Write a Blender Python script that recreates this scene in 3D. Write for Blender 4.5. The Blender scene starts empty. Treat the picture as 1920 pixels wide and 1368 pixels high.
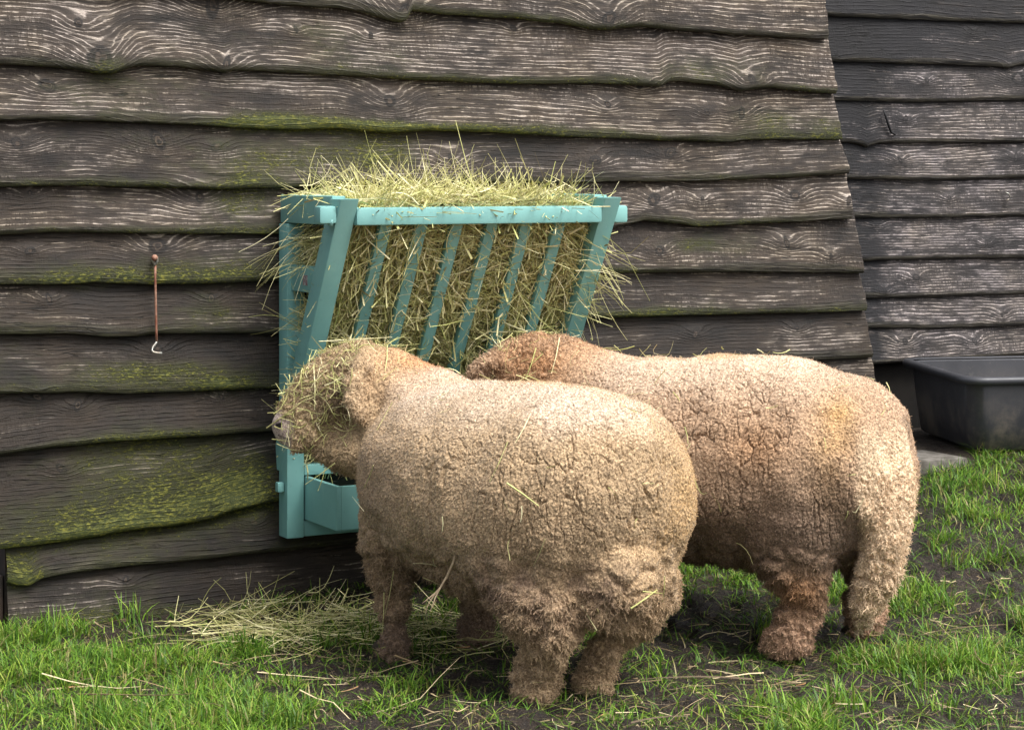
import bpy, bmesh, math, random
import numpy as np
from mathutils import Vector, Matrix
R = math.radians
rng = np.random.default_rng(7)
random.seed(7)
scene = bpy.context.scene
col = scene.collection

# ------------------------------------------------------------------ camera, sky, sun, exposure
CAM_H, FPX, CX, HY = 1.2, 4107.0, 960.0, 320.0
cd = bpy.data.cameras.new("camera"); cam = bpy.data.objects.new("camera", cd); col.objects.link(cam)
cam.location = (0, 0, CAM_H); cam.rotation_euler = (R(90), 0, 0)
cd.sensor_width = 36.0; cd.lens = 36.0 * FPX / 1920.0; cd.shift_y = -(684.0 - HY) / 1920.0
cd.clip_start = 0.05; cd.clip_end = 500.0
scene.camera = cam
SUN_EL, SUN_AZ = R(60), R(126)          # high soft sun behind the viewer, to the right
w = bpy.data.worlds.new("World"); scene.world = w; w.use_nodes = True
wt = w.node_tree; wt.nodes.clear()
sky = wt.nodes.new("ShaderNodeTexSky"); sky.sky_type = 'NISHITA'; sky.sun_disc = False
sky.sun_elevation = SUN_EL; sky.sun_rotation = SUN_AZ; sky.dust_density = 6.0; sky.air_density = 1.0; sky.ozone_density = 1.0
hs = wt.nodes.new("ShaderNodeHueSaturation"); hs.inputs['Saturation'].default_value = 0.34
bg = wt.nodes.new("ShaderNodeBackground"); bg.inputs['Strength'].default_value = 0.15
wo = wt.nodes.new("ShaderNodeOutputWorld")
wt.links.new(sky.outputs[0], hs.inputs['Color']); wt.links.new(hs.outputs[0], bg.inputs['Color']); wt.links.new(bg.outputs[0], wo.inputs['Surface'])
sd = bpy.data.lights.new("sun", 'SUN'); sun = bpy.data.objects.new("sun", sd); col.objects.link(sun)
sd.energy = 2.0; sd.angle = R(28); sd.color = (1.0, 0.985, 0.965)
SDIR = Vector((math.sin(SUN_AZ) * math.cos(SUN_EL), math.cos(SUN_AZ) * math.cos(SUN_EL), math.sin(SUN_EL)))
sun.rotation_euler = SDIR.to_track_quat('Z', 'Y').to_euler()
scene.view_settings.view_transform = 'Standard'; scene.view_settings.look = 'None'
scene.view_settings.gamma = 1.0; scene.view_settings.exposure = 0.92

# ------------------------------------------------------------------ numpy noise
def _h(i, j, k, s=0):
    n = (i.astype(np.uint64) * np.uint64(73856093)) ^ (j.astype(np.uint64) * np.uint64(19349663)) ^ (k.astype(np.uint64) * np.uint64(83492791)) ^ np.uint64(s * 2654435 + 12345)
    n = (n ^ (n >> np.uint64(13))) * np.uint64(1274126177)
    n = (n ^ (n >> np.uint64(16))) * np.uint64(2246822519)
    n = n ^ (n >> np.uint64(15))
    return (n & np.uint64(0xFFFFFF)).astype(np.float64) / float(0xFFFFFF)
def vnoise(p, s=0):
    p = np.asarray(p, float) + 1000.0
    i = np.floor(p).astype(np.int64); f = p - i; f = f * f * (3 - 2 * f)
    r = 0
    for a in (0, 1):
        for b in (0, 1):
            for c in (0, 1):
                wgt = (f[:, 0] if a else 1 - f[:, 0]) * (f[:, 1] if b else 1 - f[:, 1]) * (f[:, 2] if c else 1 - f[:, 2])
                r = r + wgt * _h(i[:, 0] + a, i[:, 1] + b, i[:, 2] + c, s)
    return r * 2 - 1
def fbm(p, o=3, s=0):
    p = np.asarray(p, float); r = 0; a = 1.0; t = 0
    for k in range(o):
        r = r + a * vnoise(p * 2.03 ** k + k * 17.3, s + k); t += a; a *= 0.5
    return r / t
def worley(p, s=0, want=False):
    p = np.asarray(p, float) + 1000.0
    i = np.floor(p).astype(np.int64); n = len(p)
    f1 = np.full(n, 9.0); f2 = np.full(n, 9.0); q = np.zeros((n, 3)); cid = np.zeros(n)
    for a in (-1, 0, 1):
        for b in (-1, 0, 1):
            for c in (-1, 0, 1):
                ia, ib, ic = i[:, 0] + a, i[:, 1] + b, i[:, 2] + c
                fp = np.stack([ia + _h(ia, ib, ic, s + 1), ib + _h(ia, ib, ic, s + 2), ic + _h(ia, ib, ic, s + 3)], 1)
                d = np.sqrt(((fp - p) ** 2).sum(1))
                nb = d < f1
                f2 = np.where(nb, f1, np.minimum(f2, d)); f1 = np.where(nb, d, f1)
                if want:
                    q[nb] = fp[nb]; cid[nb] = _h(ia, ib, ic, s + 4)[nb]
    return (f1, f2, q - 1000.0, cid) if want else (f1, f2)
def sstep(a, b, x):
    t = np.clip((x - a) / (b - a), 0, 1); return t * t * (3 - 2 * t)

# ------------------------------------------------------------------ scene helpers
def tag(o, label=None, cat=None, group=None, kind=None):
    for k, v in (("label", label), ("category", cat), ("group", group), ("kind", kind)):
        if v: o[k] = v
    return o
def link(name, me, m=None, parent=None):
    o = bpy.data.objects.new(name, me); col.objects.link(o)
    if m is not None: me.materials.append(m)
    if parent is not None: o.parent = parent
    return o
def empty(name, loc=(0, 0, 0), rz=0.0):
    o = bpy.data.objects.new(name, None); col.objects.link(o); o.location = loc; o.rotation_euler = (0, 0, rz); return o
def fast_mesh(name, V, F, smooth=True, attrs=()):
    V = np.ascontiguousarray(V, np.float32); F = np.ascontiguousarray(F, np.int32); k = F.shape[1]
    me = bpy.data.meshes.new(name)
    me.vertices.add(len(V)); me.vertices.foreach_set('co', V.ravel())
    me.loops.add(F.size); me.loops.foreach_set('vertex_index', F.ravel())
    me.polygons.add(len(F)); me.polygons.foreach_set('loop_start', np.arange(len(F), dtype=np.int32) * k)
    me.update(calc_edges=True); me.validate()
    me.polygons.foreach_set('use_smooth', np.full(len(me.polygons), smooth))
    for an, ty, data in attrs:
        at = me.attributes.new(an, ty, 'POINT'); d = np.ascontiguousarray(data, np.float32).ravel()
        at.data.foreach_set({'FLOAT': 'value', 'FLOAT_VECTOR': 'vector', 'FLOAT_COLOR': 'color'}[ty], d)
    return me
def grid_faces(nr, nc, off=0):
    a = np.arange(nr * nc).reshape(nr, nc) + off
    return np.stack([a[:-1, :-1].ravel(), a[:-1, 1:].ravel(), a[1:, 1:].ravel(), a[1:, :-1].ravel()], 1)

# node helpers
def mat(name):
    m = bpy.data.materials.new(name); m.use_nodes = True
    nt = m.node_tree; nt.nodes.clear()
    out = nt.nodes.new("ShaderNodeOutputMaterial"); b = nt.nodes.new("ShaderNodeBsdfPrincipled")
    nt.links.new(b.outputs[0], out.inputs[0]); return m, nt, b
def put(nt, sock, v):
    if isinstance(v, bpy.types.NodeSocket): nt.links.new(v, sock)
    elif isinstance(v, (tuple, list)) and sock.type == 'RGBA' and len(v) == 3: sock.default_value = (*v, 1)
    else: sock.default_value = v
def nd(nt, ty, ins=None, out=0, **props):
    n = nt.nodes.new(ty)
    for k, v in props.items(): setattr(n, k, v)
    for k, v in (ins or {}).items(): put(nt, n.inputs[k], v)
    return n.outputs[out]
def mth(nt, op, a, b=0.0, c=0.0, clamp=False):
    n = nt.nodes.new("ShaderNodeMath"); n.operation = op; n.use_clamp = clamp
    put(nt, n.inputs[0], a); put(nt, n.inputs[1], b); put(nt, n.inputs[2], c); return n.outputs[0]
def mix(nt, f, a, b, blend='MIX'):
    n = nt.nodes.new("ShaderNodeMix"); n.data_type = 'RGBA'; n.blend_type = blend
    put(nt, n.inputs[0], f); put(nt, n.inputs[6], a); put(nt, n.inputs[7], b); return n.outputs[2]
def ramp(nt, f, stops):
    n = nt.nodes.new("ShaderNodeValToRGB"); e = n.color_ramp.elements
    while len(e) < len(stops): e.new(0.5)
    for k, (p, c) in enumerate(stops): e[k].position = p; e[k].color = (*c, 1)
    put(nt, n.inputs[0], f); return n.outputs[0]
def mr(nt, v, a, b, c=0.0, d=1.0):
    return nd(nt, "ShaderNodeMapRange", {0: v, 1: a, 2: b, 3: c, 4: d}, interpolation_type='SMOOTHSTEP')
def noise(nt, vec, scale, detail=3.0, rough=0.55, out='Fac', dist=0.0):
    return nd(nt, "ShaderNodeTexNoise", {'Vector': vec, 'Scale': scale, 'Detail': detail, 'Roughness': rough, 'Distortion': dist}, out)
def vmul(nt, v, s):
    return nd(nt, "ShaderNodeVectorMath", {0: v, 1: s}, operation='MULTIPLY')
def bump(nt, h, strength, dist, normal=None):
    ins = {'Height': h, 'Strength': strength, 'Distance': dist}
    if normal is not None: ins['Normal'] = normal
    return nd(nt, "ShaderNodeBump", ins)

# picture <-> place (measuring the photograph: pixel column/row at a known depth or on a known plane)
def P(x, y, d): return np.array([(x - CX) * d / FPX, d, CAM_H - (y - HY) * d / FPX])
WO = np.array([-0.657, 6.04]); WA = np.array([0.8854, 0.4648]); WN = np.array([0.4648, -0.8854])
WROT = math.atan2(WA[1], WA[0])
def on_wall(x, y, t, O=WO):
    m = (np.asarray(x, float) - CX) / FPX
    s = (m * (O[1] + WN[1] * t) - O[0] - WN[0] * t) / (WA[0] - m * WA[1])
    d = O[1] + WA[1] * s + WN[1] * t
    return s, CAM_H - (np.asarray(y, float) - HY) * d / FPX
def wall_pt(s, t, z, O=WO):
    s, t, z = np.broadcast_arrays(np.asarray(s, float), np.asarray(t, float), np.asarray(z, float))
    return np.stack([O[0] + WA[0] * s + WN[0] * t, O[1] + WA[1] * s + WN[1] * t, z], -1)
def ground_z(X, Y):
    u = np.minimum(np.asarray(Y, float), 7.45) - 5.65
    v = 0.12 * np.log1p(np.exp(np.clip(u / 0.12, -30, 60)))
    return 0.10 * v + 0.02 * v * v

# ------------------------------------------------------------------ weathered wood
def wood_material(name, dark, midc, silver, moss_amt, wet):
    m, nt, b = mat(name)
    bc = nd(nt, "ShaderNodeAttribute", out='Vector', attribute_name='bc')
    gr = nd(nt, "ShaderNodeAttribute", out='Fac', attribute_name='grain')
    kn = nd(nt, "ShaderNodeAttribute", out='Fac', attribute_name='knot')
    ms = nd(nt, "ShaderNodeAttribute", out='Fac', attribute_name='moss')
    wr = nd(nt, "ShaderNodeAttribute", out='Fac', attribute_name='wear')
    blk = nd(nt, "ShaderNodeAttribute", out='Fac', attribute_name='darken')
    edg = nd(nt, "ShaderNodeAttribute", out='Fac', attribute_name='edge')
    fine = noise(nt, vmul(nt, bc, (7, 45, 1)), 1.0, 5, 0.6)
    fib = noise(nt, vmul(nt, bc, (14, 380, 1)), 1.0, 4, 0.65)
    patch = noise(nt, vmul(nt, bc, (2.3, 13, 1)), 1.0, 5, 0.6)
    patch2 = noise(nt, vmul(nt, bc, (13, 42, 3)), 1.0, 6, 0.72)
    blot = noise(nt, vmul(nt, bc, (4.5, 6, 2)), 1.0, 5, 0.65)
    saw = noise(nt, vmul(nt, bc, (105, 34, 1)), 1.0, 4, 0.65, dist=0.3)
    ring = mth(nt, 'SINE', mth(nt, 'MULTIPLY_ADD', gr, 520.0, mth(nt, 'MULTIPLY', fine, 8.0)))
    ring = mth(nt, 'MULTIPLY', mth(nt, 'MULTIPLY_ADD', ring, 0.5, 0.5), mth(nt, 'MULTIPLY_ADD', mr(nt, patch2, 0.38, 0.58), 0.30, 0.74))
    line = mth(nt, 'POWER', ring, mth(nt, 'MULTIPLY_ADD', patch2, 14.0, 1.0))
    sawzone = mr(nt, noise(nt, vmul(nt, bc, (3, 9, 4)), 1.0, 2), 0.42, 0.60)
    sawm = mth(nt, 'SUBTRACT', 1.0, mth(nt, 'MULTIPLY', mr(nt, saw, 0.60, 0.42), mth(nt, 'MULTIPLY_ADD', sawzone, 0.70, 0.20)))
    wearm = mr(nt, mth(nt, 'ADD', mth(nt, 'MULTIPLY_ADD', patch, 1.0, mth(nt, 'MULTIPLY', patch2, 0.55)), mth(nt, 'MULTIPLY', wr, 0.24)), 0.86, 1.12)
    sil = mth(nt, 'MULTIPLY', mth(nt, 'ADD', mth(nt, 'MULTIPLY', line, 1.5), mth(nt, 'MULTIPLY', mr(nt, mth(nt, 'MULTIPLY_ADD', patch2, 0.5, mth(nt, 'MULTIPLY', fib, 0.6)), 0.56, 0.70), 0.60)), sawm)
    sil = mth(nt, 'MULTIPLY', sil, wearm, clamp=True)
    base = mix(nt, mth(nt, 'MULTIPLY_ADD', fib, 1.1, mth(nt, 'MULTIPLY_ADD', blot, 2.2, -1.25), clamp=True), dark, midc)
    base = mix(nt, mth(nt, 'MULTIPLY', mr(nt, mth(nt, 'MULTIPLY_ADD', patch2, 0.6, mth(nt, 'MULTIPLY', patch, 0.5)), 0.42, 0.75), mth(nt, 'MULTIPLY', wr, 0.75)), base, tuple(c * 2.3 for c in midc))
    c = mix(nt, sil, base, silver)
    c = mix(nt, mth(nt, 'MULTIPLY', mr(nt, patch2, 0.50, 0.64), 0.8), c, mix(nt, 1.0, c, (0.30, 0.29, 0.28), 'MULTIPLY'))
    krng = mth(nt, 'MULTIPLY_ADD', mth(nt, 'SINE', mth(nt, 'MULTIPLY_ADD', kn, 15.0, mth(nt, 'MULTIPLY', patch2, 16.0))), 0.5, 0.5)
    c = mix(nt, mr(nt, kn, 0.30, 0.55), c, mix(nt, mth(nt, 'MULTIPLY', krng, patch2), tuple(x * 1.1 for x in dark), tuple(x * 3.0 for x in midc)))
    c = mix(nt, mth(nt, 'MULTIPLY', mth(nt, 'MULTIPLY', mr(nt, kn, 0.14, 0.34), mr(nt, kn, 0.62, 0.40)), 0.85), c, tuple(x * 0.6 for x in dark))
    c = mix(nt, mth(nt, 'MULTIPLY', blk, mr(nt, mth(nt, 'SUBTRACT', patch2, mth(nt, 'MULTIPLY', blk, 0.22)), 0.50, 0.30)), c, (0.008, 0.0075, 0.009))
    eb = noise(nt, vmul(nt, bc, (9, 160, 1)), 1.0, 5, 0.7)
    ec = mix(nt, mr(nt, eb, 0.34, 0.68), tuple(x * 1.0 for x in dark), (0.085, 0.076, 0.056))
    c = mix(nt, mth(nt, 'MULTIPLY', edg, 0.85), c, ec)
    # drying splits along the grain
    sp = noise(nt, vmul(nt, bc, (1.6, 42, 5)), 1.0, 3, 0.5)
    spl = mth(nt, 'MULTIPLY', mr(nt, mth(nt, 'ABSOLUTE', mth(nt, 'SUBTRACT', sp, 0.5)), 0.010, 0.002), mr(nt, blot, 0.50, 0.62))
    c = mix(nt, mth(nt, 'MULTIPLY', spl, 0.85), c, (0.004, 0.0035, 0.003))
    c = mix(nt, mr(nt, blot, 0.38, 0.66), c, mix(nt, 1.0, c, (1.0, 0.97, 0.86), 'MULTIPLY'))
    # moss and algae: soft olive film, then crisp yellow-green flecks
    mn = noise(nt, vmul(nt, bc, (14, 26, 2)), 1.0, 6, 0.72)
    mn2 = noise(nt, vmul(nt, bc, (75, 190, 2)), 1.0, 5, 0.78)
    film = mr(nt, mth(nt, 'ADD', mth(nt, 'MULTIPLY', ms, 0.60), mn), 0.58, 1.05)
    c = mix(nt, mth(nt, 'MULTIPLY', film, 0.55 * moss_amt), c, (0.040, 0.046, 0.012))
    fleck = mr(nt, mth(nt, 'ADD', mth(nt, 'MULTIPLY', ms, 0.33), mth(nt, 'ADD', mth(nt, 'MULTIPLY', mn2, 0.8), mth(nt, 'MULTIPLY', mn, 0.50))), 0.89, 1.04)
    c = mix(nt, mth(nt, 'MULTIPLY', fleck, 0.75 * moss_amt), c, mix(nt, mr(nt, mn2, .48, .66), (0.042, 0.054, 0.010), (0.225, 0.215, 0.028)))
    put(nt, b.inputs['Base Color'], c)
    put(nt, b.inputs['Roughness'], mth(nt, 'MULTIPLY_ADD', patch2, -0.30 * wet, 0.80))
    b.inputs['Specular IOR Level'].default_value = 0.35
    h = mth(nt, 'ADD', mth(nt, 'MULTIPLY_ADD', spl, -1.6, mth(nt, 'MULTIPLY', line, 0.55)), mth(nt, 'ADD', mth(nt, 'MULTIPLY', fib, 0.5), mth(nt, 'ADD', mth(nt, 'MULTIPLY', sawm, 0.18), mth(nt, 'MULTIPLY', fleck, 0.5))))
    put(nt, b.inputs['Normal'], bump(nt, mth(nt, 'MULTIPLY_ADD', patch2, 0.5, h), 0.85, 0.004))
    return m
M_WOOD = wood_material("weathered_boards", (0.0052, 0.0041, 0.0034), (0.038, 0.0275, 0.0205), (0.54, 0.465, 0.405), 1.0, 0.6)
M_WOOD2 = wood_material("dark_boards", (0.0055, 0.005, 0.0052), (0.040, 0.034, 0.034), (0.58, 0.51, 0.50), 0.15, 0.6)

def clad(name, edges, ends, top_y, O, knots, mossf, wearf, darkenf, m, parent, thick, s_left, seed, step=0.006):
    """overlapping waney boards; edges: lower outline of each board measured on the photograph, top to bottom"""
    lines = []
    for e in edges:
        e = np.array(e, float); s, z = on_wall(e[:, 0], e[:, 1], thick, O); lines.append((s, z))
    Vs, Fs, A = [], [], {k: [] for k in ("bc", "grain", "knot", "moss", "wear", "darken", "edge")}; off = 0
    ks, kz = on_wall(np.array([k[0] for k in knots], float), np.array([k[1] for k in knots], float), thick, O)
    kr = np.array([k[2] for k in knots], float) / 640.0
    for bi, (ls, lz) in enumerate(lines):
        xt, xb, yt, yb = ends[bi]
        st = on_wall(xt, yt, thick, O)[0]; sb = on_wall(xb, yb, thick, O)[0]
        sl = s_left[bi] if isinstance(s_left, (list, tuple)) else s_left
        nc = int((max(st, sb) - sl) / step) + 2
        cc = np.linspace(0, 1, nc)
        drow = np.concatenate([[-1.0], [0.0], [0.0015, 0.004, 0.008, 0.013, 0.019, 0.026], np.linspace(0.034, 1.0, 30)])
        sB = sl + cc * (sb - sl)
        zb = np.interp(sB, ls, lz) + 0.0022 * fbm(np.stack([sB * 16, sB * 0 + bi * 3.1, sB * 0 + seed], 1), 3, seed)
        if bi == 0: zt = on_wall(np.full(nc, 600.0), np.full(nc, float(top_y)), thick, O)[1] + 0 * sB
        else:
            us, uz = lines[bi - 1]; zt = np.interp(sB, us, uz) + 0.03
        zt = np.maximum(zt, zb + 0.05)
        H = zt - zb
        wb = 0.016 + 0.020 * sstep(-0.3, 0.5, fbm(np.stack([sB * 3.1, sB * 0 + bi * 5.7, sB * 0], 1), 2, seed + 3)) * (1.0 if seed == 1 else 0.4)
        drop = 0.012
        rows = []
        for d in drow:
            if d < 0: dd = np.full(nc, 0.004); t = np.full(nc, 0.015)
            elif d == 0: dd = np.zeros(nc); t = np.full(nc, thick - drop - 0.006)
            elif d < 0.03: dd = np.full(nc, d); t = thick - (thick - 0.003) * dd / H - drop * (1 - np.clip(dd / wb, 0, 1)) ** 2
            else:
                dd = 0.03 + (H - 0.03) * (d - 0.034) / (1 - 0.034); t = thick - (thick - 0.003) * dd / H - drop * (1 - np.clip(dd / wb, 0, 1)) ** 2
            vv = np.clip(dd / H, 0, 1)
            s = sl + cc * ((sb + (st - sb) * vv) - sl) + (cc > 0.999) * 0.003 * vnoise(np.stack([dd * 60, dd * 0 + bi, dd * 0], 1), seed)
            warp = 0.004 * fbm(np.stack([s * 1.7, dd * 3 + bi * 9.1, dd * 0 + seed], 1), 2, seed + 9)
            zz = zb + dd
            g = dd * 1.0 + 0.028 * fbm(np.stack([s * 1.1, dd * 5 + bi * 3.3, dd * 0], 1), 2, seed + 20)
            kk = np.zeros(nc); bul = np.zeros(nc)
            for q in range(len(knots)):
                r2 = ((s - ks[q]) / (2.3 * kr[q])) ** 2 + ((zz - kz[q]) / (1.3 * kr[q])) ** 2
                g = g + 1.3 * kr[q] * np.exp(-r2)
                ca_, sa_ = math.cos(q * 1.3), math.sin(q * 1.3); ux, uz_ = (s - ks[q]) * ca_ + (zz - kz[q]) * sa_, (zz - kz[q]) * ca_ - (s - ks[q]) * sa_
                r3 = (ux / ((0.62 + .25 * math.sin(q * 2.1)) * kr[q])) ** 2 + (uz_ / ((0.42 + .12 * math.cos(q * 3.7)) * kr[q])) ** 2 + .35 * vnoise(np.stack([s * 90, zz * 90, 0 * s + q], 1), 6)
                kk = np.maximum(kk, np.exp(-np.maximum(r3, 0))); bul = bul + 0.006 * np.exp(-r2)
            tt = t + (warp + bul * (d > 0.002))
            Vs.append(wall_pt(s, tt, zz, O))
            A["bc"].append(np.stack([s + bi * 7.31 + seed * 50, dd, np.full(nc, bi * 1.37)], 1))
            A["grain"].append(g); A["knot"].append(kk)
            A["moss"].append(mossf(s, zz, dd, bi)); A["wear"].append(wearf(s, zz, dd, bi)); A["darken"].append(darkenf(s, zz, dd, bi)); A["edge"].append(1 - sstep(0.75, 1.0, dd / wb))
        nr = len(drow)
        Fs.append(grid_faces(nr, nc, off))
        # closed right-hand board end
        endv = off + np.arange(nr) * nc + nc - 1
        back = []
        sv = Vs[-nr:]
        bs = np.array([r[-1] for r in sv]); bk = bs - np.array([WN[0], WN[1], 0]) * 0.024
        Vs.append(bk); n0 = off + nr * nc
        for key in A:
            A[key].append(np.array([r[-1] for r in A[key][-nr:]]))
        i = np.arange(nr - 1)
        Fs.append(np.stack([endv[:-1], n0 + i, n0 + i + 1, endv[1:]], 1))
        off = n0 + nr
    V = np.concatenate(Vs); F = np.concatenate(Fs)
    me = fast_mesh(name, V, F, True, [(k, 'FLOAT_VECTOR' if k == 'bc' else 'FLOAT', np.concatenate(A[k])) for k in A])
    return link(name, me, m, parent)

SEAMS = [
 [(-300,-28),(300,-14),(478,2),(560,10),(640,15),(680,22),(730,38),(752,43),(764,40),(774,20),(840,27),(950,33),(1060,45),(1110,54),(1145,58),(1165,53),(1200,50),(1280,57),(1400,66),(1500,71),(1560,73)],
 [(-300,112),(0,121),(100,125),(140,130),(188,139),(212,139),(235,130),(259,124),(336,125),(380,130),(424,137),(440,132),(525,134),(639,142),(741,147),(875,153),(976,157),(1145,157),(1212,161),(1242,163),(1259,154),(1279,153),(1347,159),(1394,171),(1415,167),(1455,165),(1515,172),(1575,176)],
 [(-300,226),(0,226),(168,227),(336,233),(505,241),(572,242),(639,240),(724,249),(808,245),(909,247),(1077,257),(1279,264),(1371,267),(1408,262),(1515,262),(1585,262)],
 [(-300,353),(0,351),(168,348),(336,353),(437,355),(505,353),(700,350),(976,343),(1077,345),(1145,340),(1279,341),(1415,336),(1515,331),(1600,326)],
 [(-300,446),(0,441),(101,436),(404,439),(505,439),(900,434),(1158,426),(1212,414),(1279,420),(1310,425),(1482,417),(1610,410)],
 [(-300,538),(0,534),(123,534),(176,530),(287,534),(368,533),(512,527),(900,520),(1180,512),(1400,510),(1640,512)],
 [(-300,632),(0,627),(143,627),(205,632),(262,631),(303,626),(512,626),(850,612),(1120,597),(1300,592),(1650,583)],
 [(-300,745),(0,740),(135,737),(246,739),(409,732),(512,729),(1000,700),(1400,682),(1660,669)],
 [(-300,872),(0,854),(94,841),(205,830),(368,820),(512,808),(1000,775),(1660,745)],
 [(-300,1052),(0,1031),(109,1018),(219,1001),(328,987),(401,975),(437,960),(510,944),(800,900),(1660,815)],
 [(-300,1130),(0,1092),(36,1099),(58,1100),(80,1087),(146,1074),(292,1059),(437,1044),(547,1032),(649,1022),(1000,980),(1660,880)],
 [(-300,1230),(18,1192),(146,1183),(255,1172),(365,1160),(474,1150),(660,1130),(1000,1080),(1660,950)],
]
ENDS = [(1551,1556,-60,73),(1563,1572,60,175),(1573,1583,165,262),(1583,1596,230,328),(1597,1602,320,412),(1614,1622,414,512),(1621,1630,508,584),(1632,1638,582,670),(1644,1648,668,745),(1650,1652,745,815),(1652,1654,815,880),(1654,1656,880,950)]
KNOTS = [(188,108,30),(425,122,18),(760,22,26),(1142,34,24),(1412,152,18),(150,42,15),(405,8,34),(92,160,17),(735,188,24),(1145,196,12),(1262,286,15),(60,362,11),(1495,366,16),(1594,376,12),(1322,372,9),
 (1210,158,14),(560,55,9),(700,66,10),(1395,212,18),(970,52,9),(35,268,20),(300,262,26),(410,275,12),(380,370,22),(300,462,22),(700,300,10),(950,375,18),(1230,374,20),(95,560,12),(400,560,14),(150,760,15),(75,745,12),(300,655,16),(420,745,10),(60,470,10),(450,955,14),(480,980,12),(1310,625,14),(1500,615,13),(1240,470,14),(1480,455,15),(1560,480,10),(240,1090,10),(120,880,12),(1330,210,12),(850,300,16),(1120,300,14)]
MOSS_SPOTS = [(520,228,90,16,1.5),(560,300,120,45,0.9),(720,285,70,45,1.2),(640,235,120,10,1.2),(200,880,150,60,0.6),(150,985,170,45,0.95),(380,935,130,60,0.95),(470,900,60,50,1.0),(280,700,180,28,1.15),(420,720,90,18,0.9),(380,510,160,25,1.0),(130,515,150,22,0.9),(390,590,90,30,0.8),(330,830,120,30,0.7),(40,1075,40,35,1.1),(1330,460,110,30,0.85),(1450,230,100,28,0.9),(1560,235,40,25,0.7),(1230,585,180,20,0.6),(1320,130,160,28,0.7),(700,110,120,40,0.5),(200,165,110,35,0.5),(450,360,60,60,0.7),(1400,335,160,12,0.5),(100,1165,260,22,0.7),(600,60,60,25,0.4),(340,270,90,60,0.3),(205,125,30,25,0.6),(880,240,300,12,0.7)]
_ms = [(*on_wall(q[0], q[1], 0.034), q[2] / 640, q[3] / 640, q[4]) for q in MOSS_SPOTS]
def moss_front(s, z, d, bi):
    r = 0.55 * np.exp(-(d / 0.022) ** 2) * (0.55 + 0.9 * sstep(-0.2, 0.6, vnoise(np.stack([s * 2.1, s * 0 + bi * 4.0, s * 0], 1), 5)))
    r = r + (0.28 if bi >= 4 else 0.12) * sstep(-.2, .5, fbm(np.stack([s * 2.5, z * 4, s * 0 + 3], 1), 3, 15)) * sstep(1.6, .2, s)
    for a, b, u, v, k in _ms: r = r + k * 0.8 * np.exp(-(((s - a) / u) ** 2 + ((z - b) / v) ** 2))
    return np.clip(r, 0, 1.5)
BW = [1.0, 0.95, 0.78, 0.62, 0.85, 0.50, 0.30, 0.22, 0.25, 0.08, 0.05, 0.40]
def wear_front(s, z, d, bi): return BW[bi] + 0.3 * sstep(0.6, 1.8, s) - 0.2 * np.exp(-((d) / 0.03) ** 2)
barn = empty("barn_wall", (0, 0, 0)); tag(barn, "weathered wall of dark waney boards with green moss, behind the turquoise hay rack", "barn wall")
clad("cladding", SEAMS, ENDS, -150, WO, KNOTS, moss_front, wear_front, lambda s, z, d, bi: 0 * s, M_WOOD, barn, 0.042, [-0.95] * 10 + [on_wall(14, 1100, .03)[0], on_wall(16, 1150, .03)[0]], 1)

SEAMS2 = [
 [(1400,-30),(1700,-32),(2200,-30)],
 [(1400,22),(1569,31),(1785,40),(1920,44),(2200,50)],
 [(1400,112),(1569,116),(1785,122),(1870,125),(1892,129),(1920,122),(2200,122)],
 [(1400,188),(1579,189),(1717,192),(1919,188),(2200,186)],
 [(1400,266),(1596,267),(1618,272),(1628,277),(1650,269),(1919,267),(2200,262)],
 [(1400,337),(1603,336),(1717,339),(1919,334),(2200,330)],
 [(1400,412),(1603,409),(1785,409),(1919,405),(2200,400)],
 [(1400,492),(1620,490),(1780,486),(1920,484),(2200,478)],
 [(1400,566),(1632,560),(1800,556),(1920,552),(2200,546)],
 [(1400,622),(1637,615),(1770,617),(1913,612),(2200,604)],
 [(1400,690),(1655,683),(1700,679),(1920,668),(2200,655)],
]
m2 = (1750 - CX) / FPX
O2 = np.array([m2 * 8.15, 8.15])
ENDS2 = [(2500, 2500, -100, 0)] * len(SEAMS2)
KNOTS2 = [(1912,146,26),(1908,294,14),(1782,370,9),(1700,222,12),(1690,300,12),(1830,62,12),(1850,455,12),(1720,520,12),(1700,640,16),(1830,640,14),(1650,420,10),(1880,590,12),(1740,150,10),(1960,400,14),(1660,545,9)]
def darken2(s, z, d, bi):
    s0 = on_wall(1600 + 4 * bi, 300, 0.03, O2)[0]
    return np.clip(1.15 - (s - s0) / (0.34 - 0.018 * bi), 0, 1) + sstep(1.45, 1.72, z) * 0.9  # boards go near-black towards the left corner and the top
shed = empty("shed_wall", (0, 0, 0)); tag(shed, "dark plank wall set back behind the black plastic tub", "plank wall")
s2l = float(on_wall(1440, 300, 0.03, O2)[0])
clad("cladding", SEAMS2, ENDS2, -110, O2, KNOTS2, lambda s, z, d, bi: 0.2 * np.exp(-(d / .015) ** 2), lambda s, z, d, bi: 0.60 + 0.05 * bi - 0.3 * sstep(1.6, 1.8, z), darken2, M_WOOD2, shed, 0.03, s2l, 2)

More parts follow.
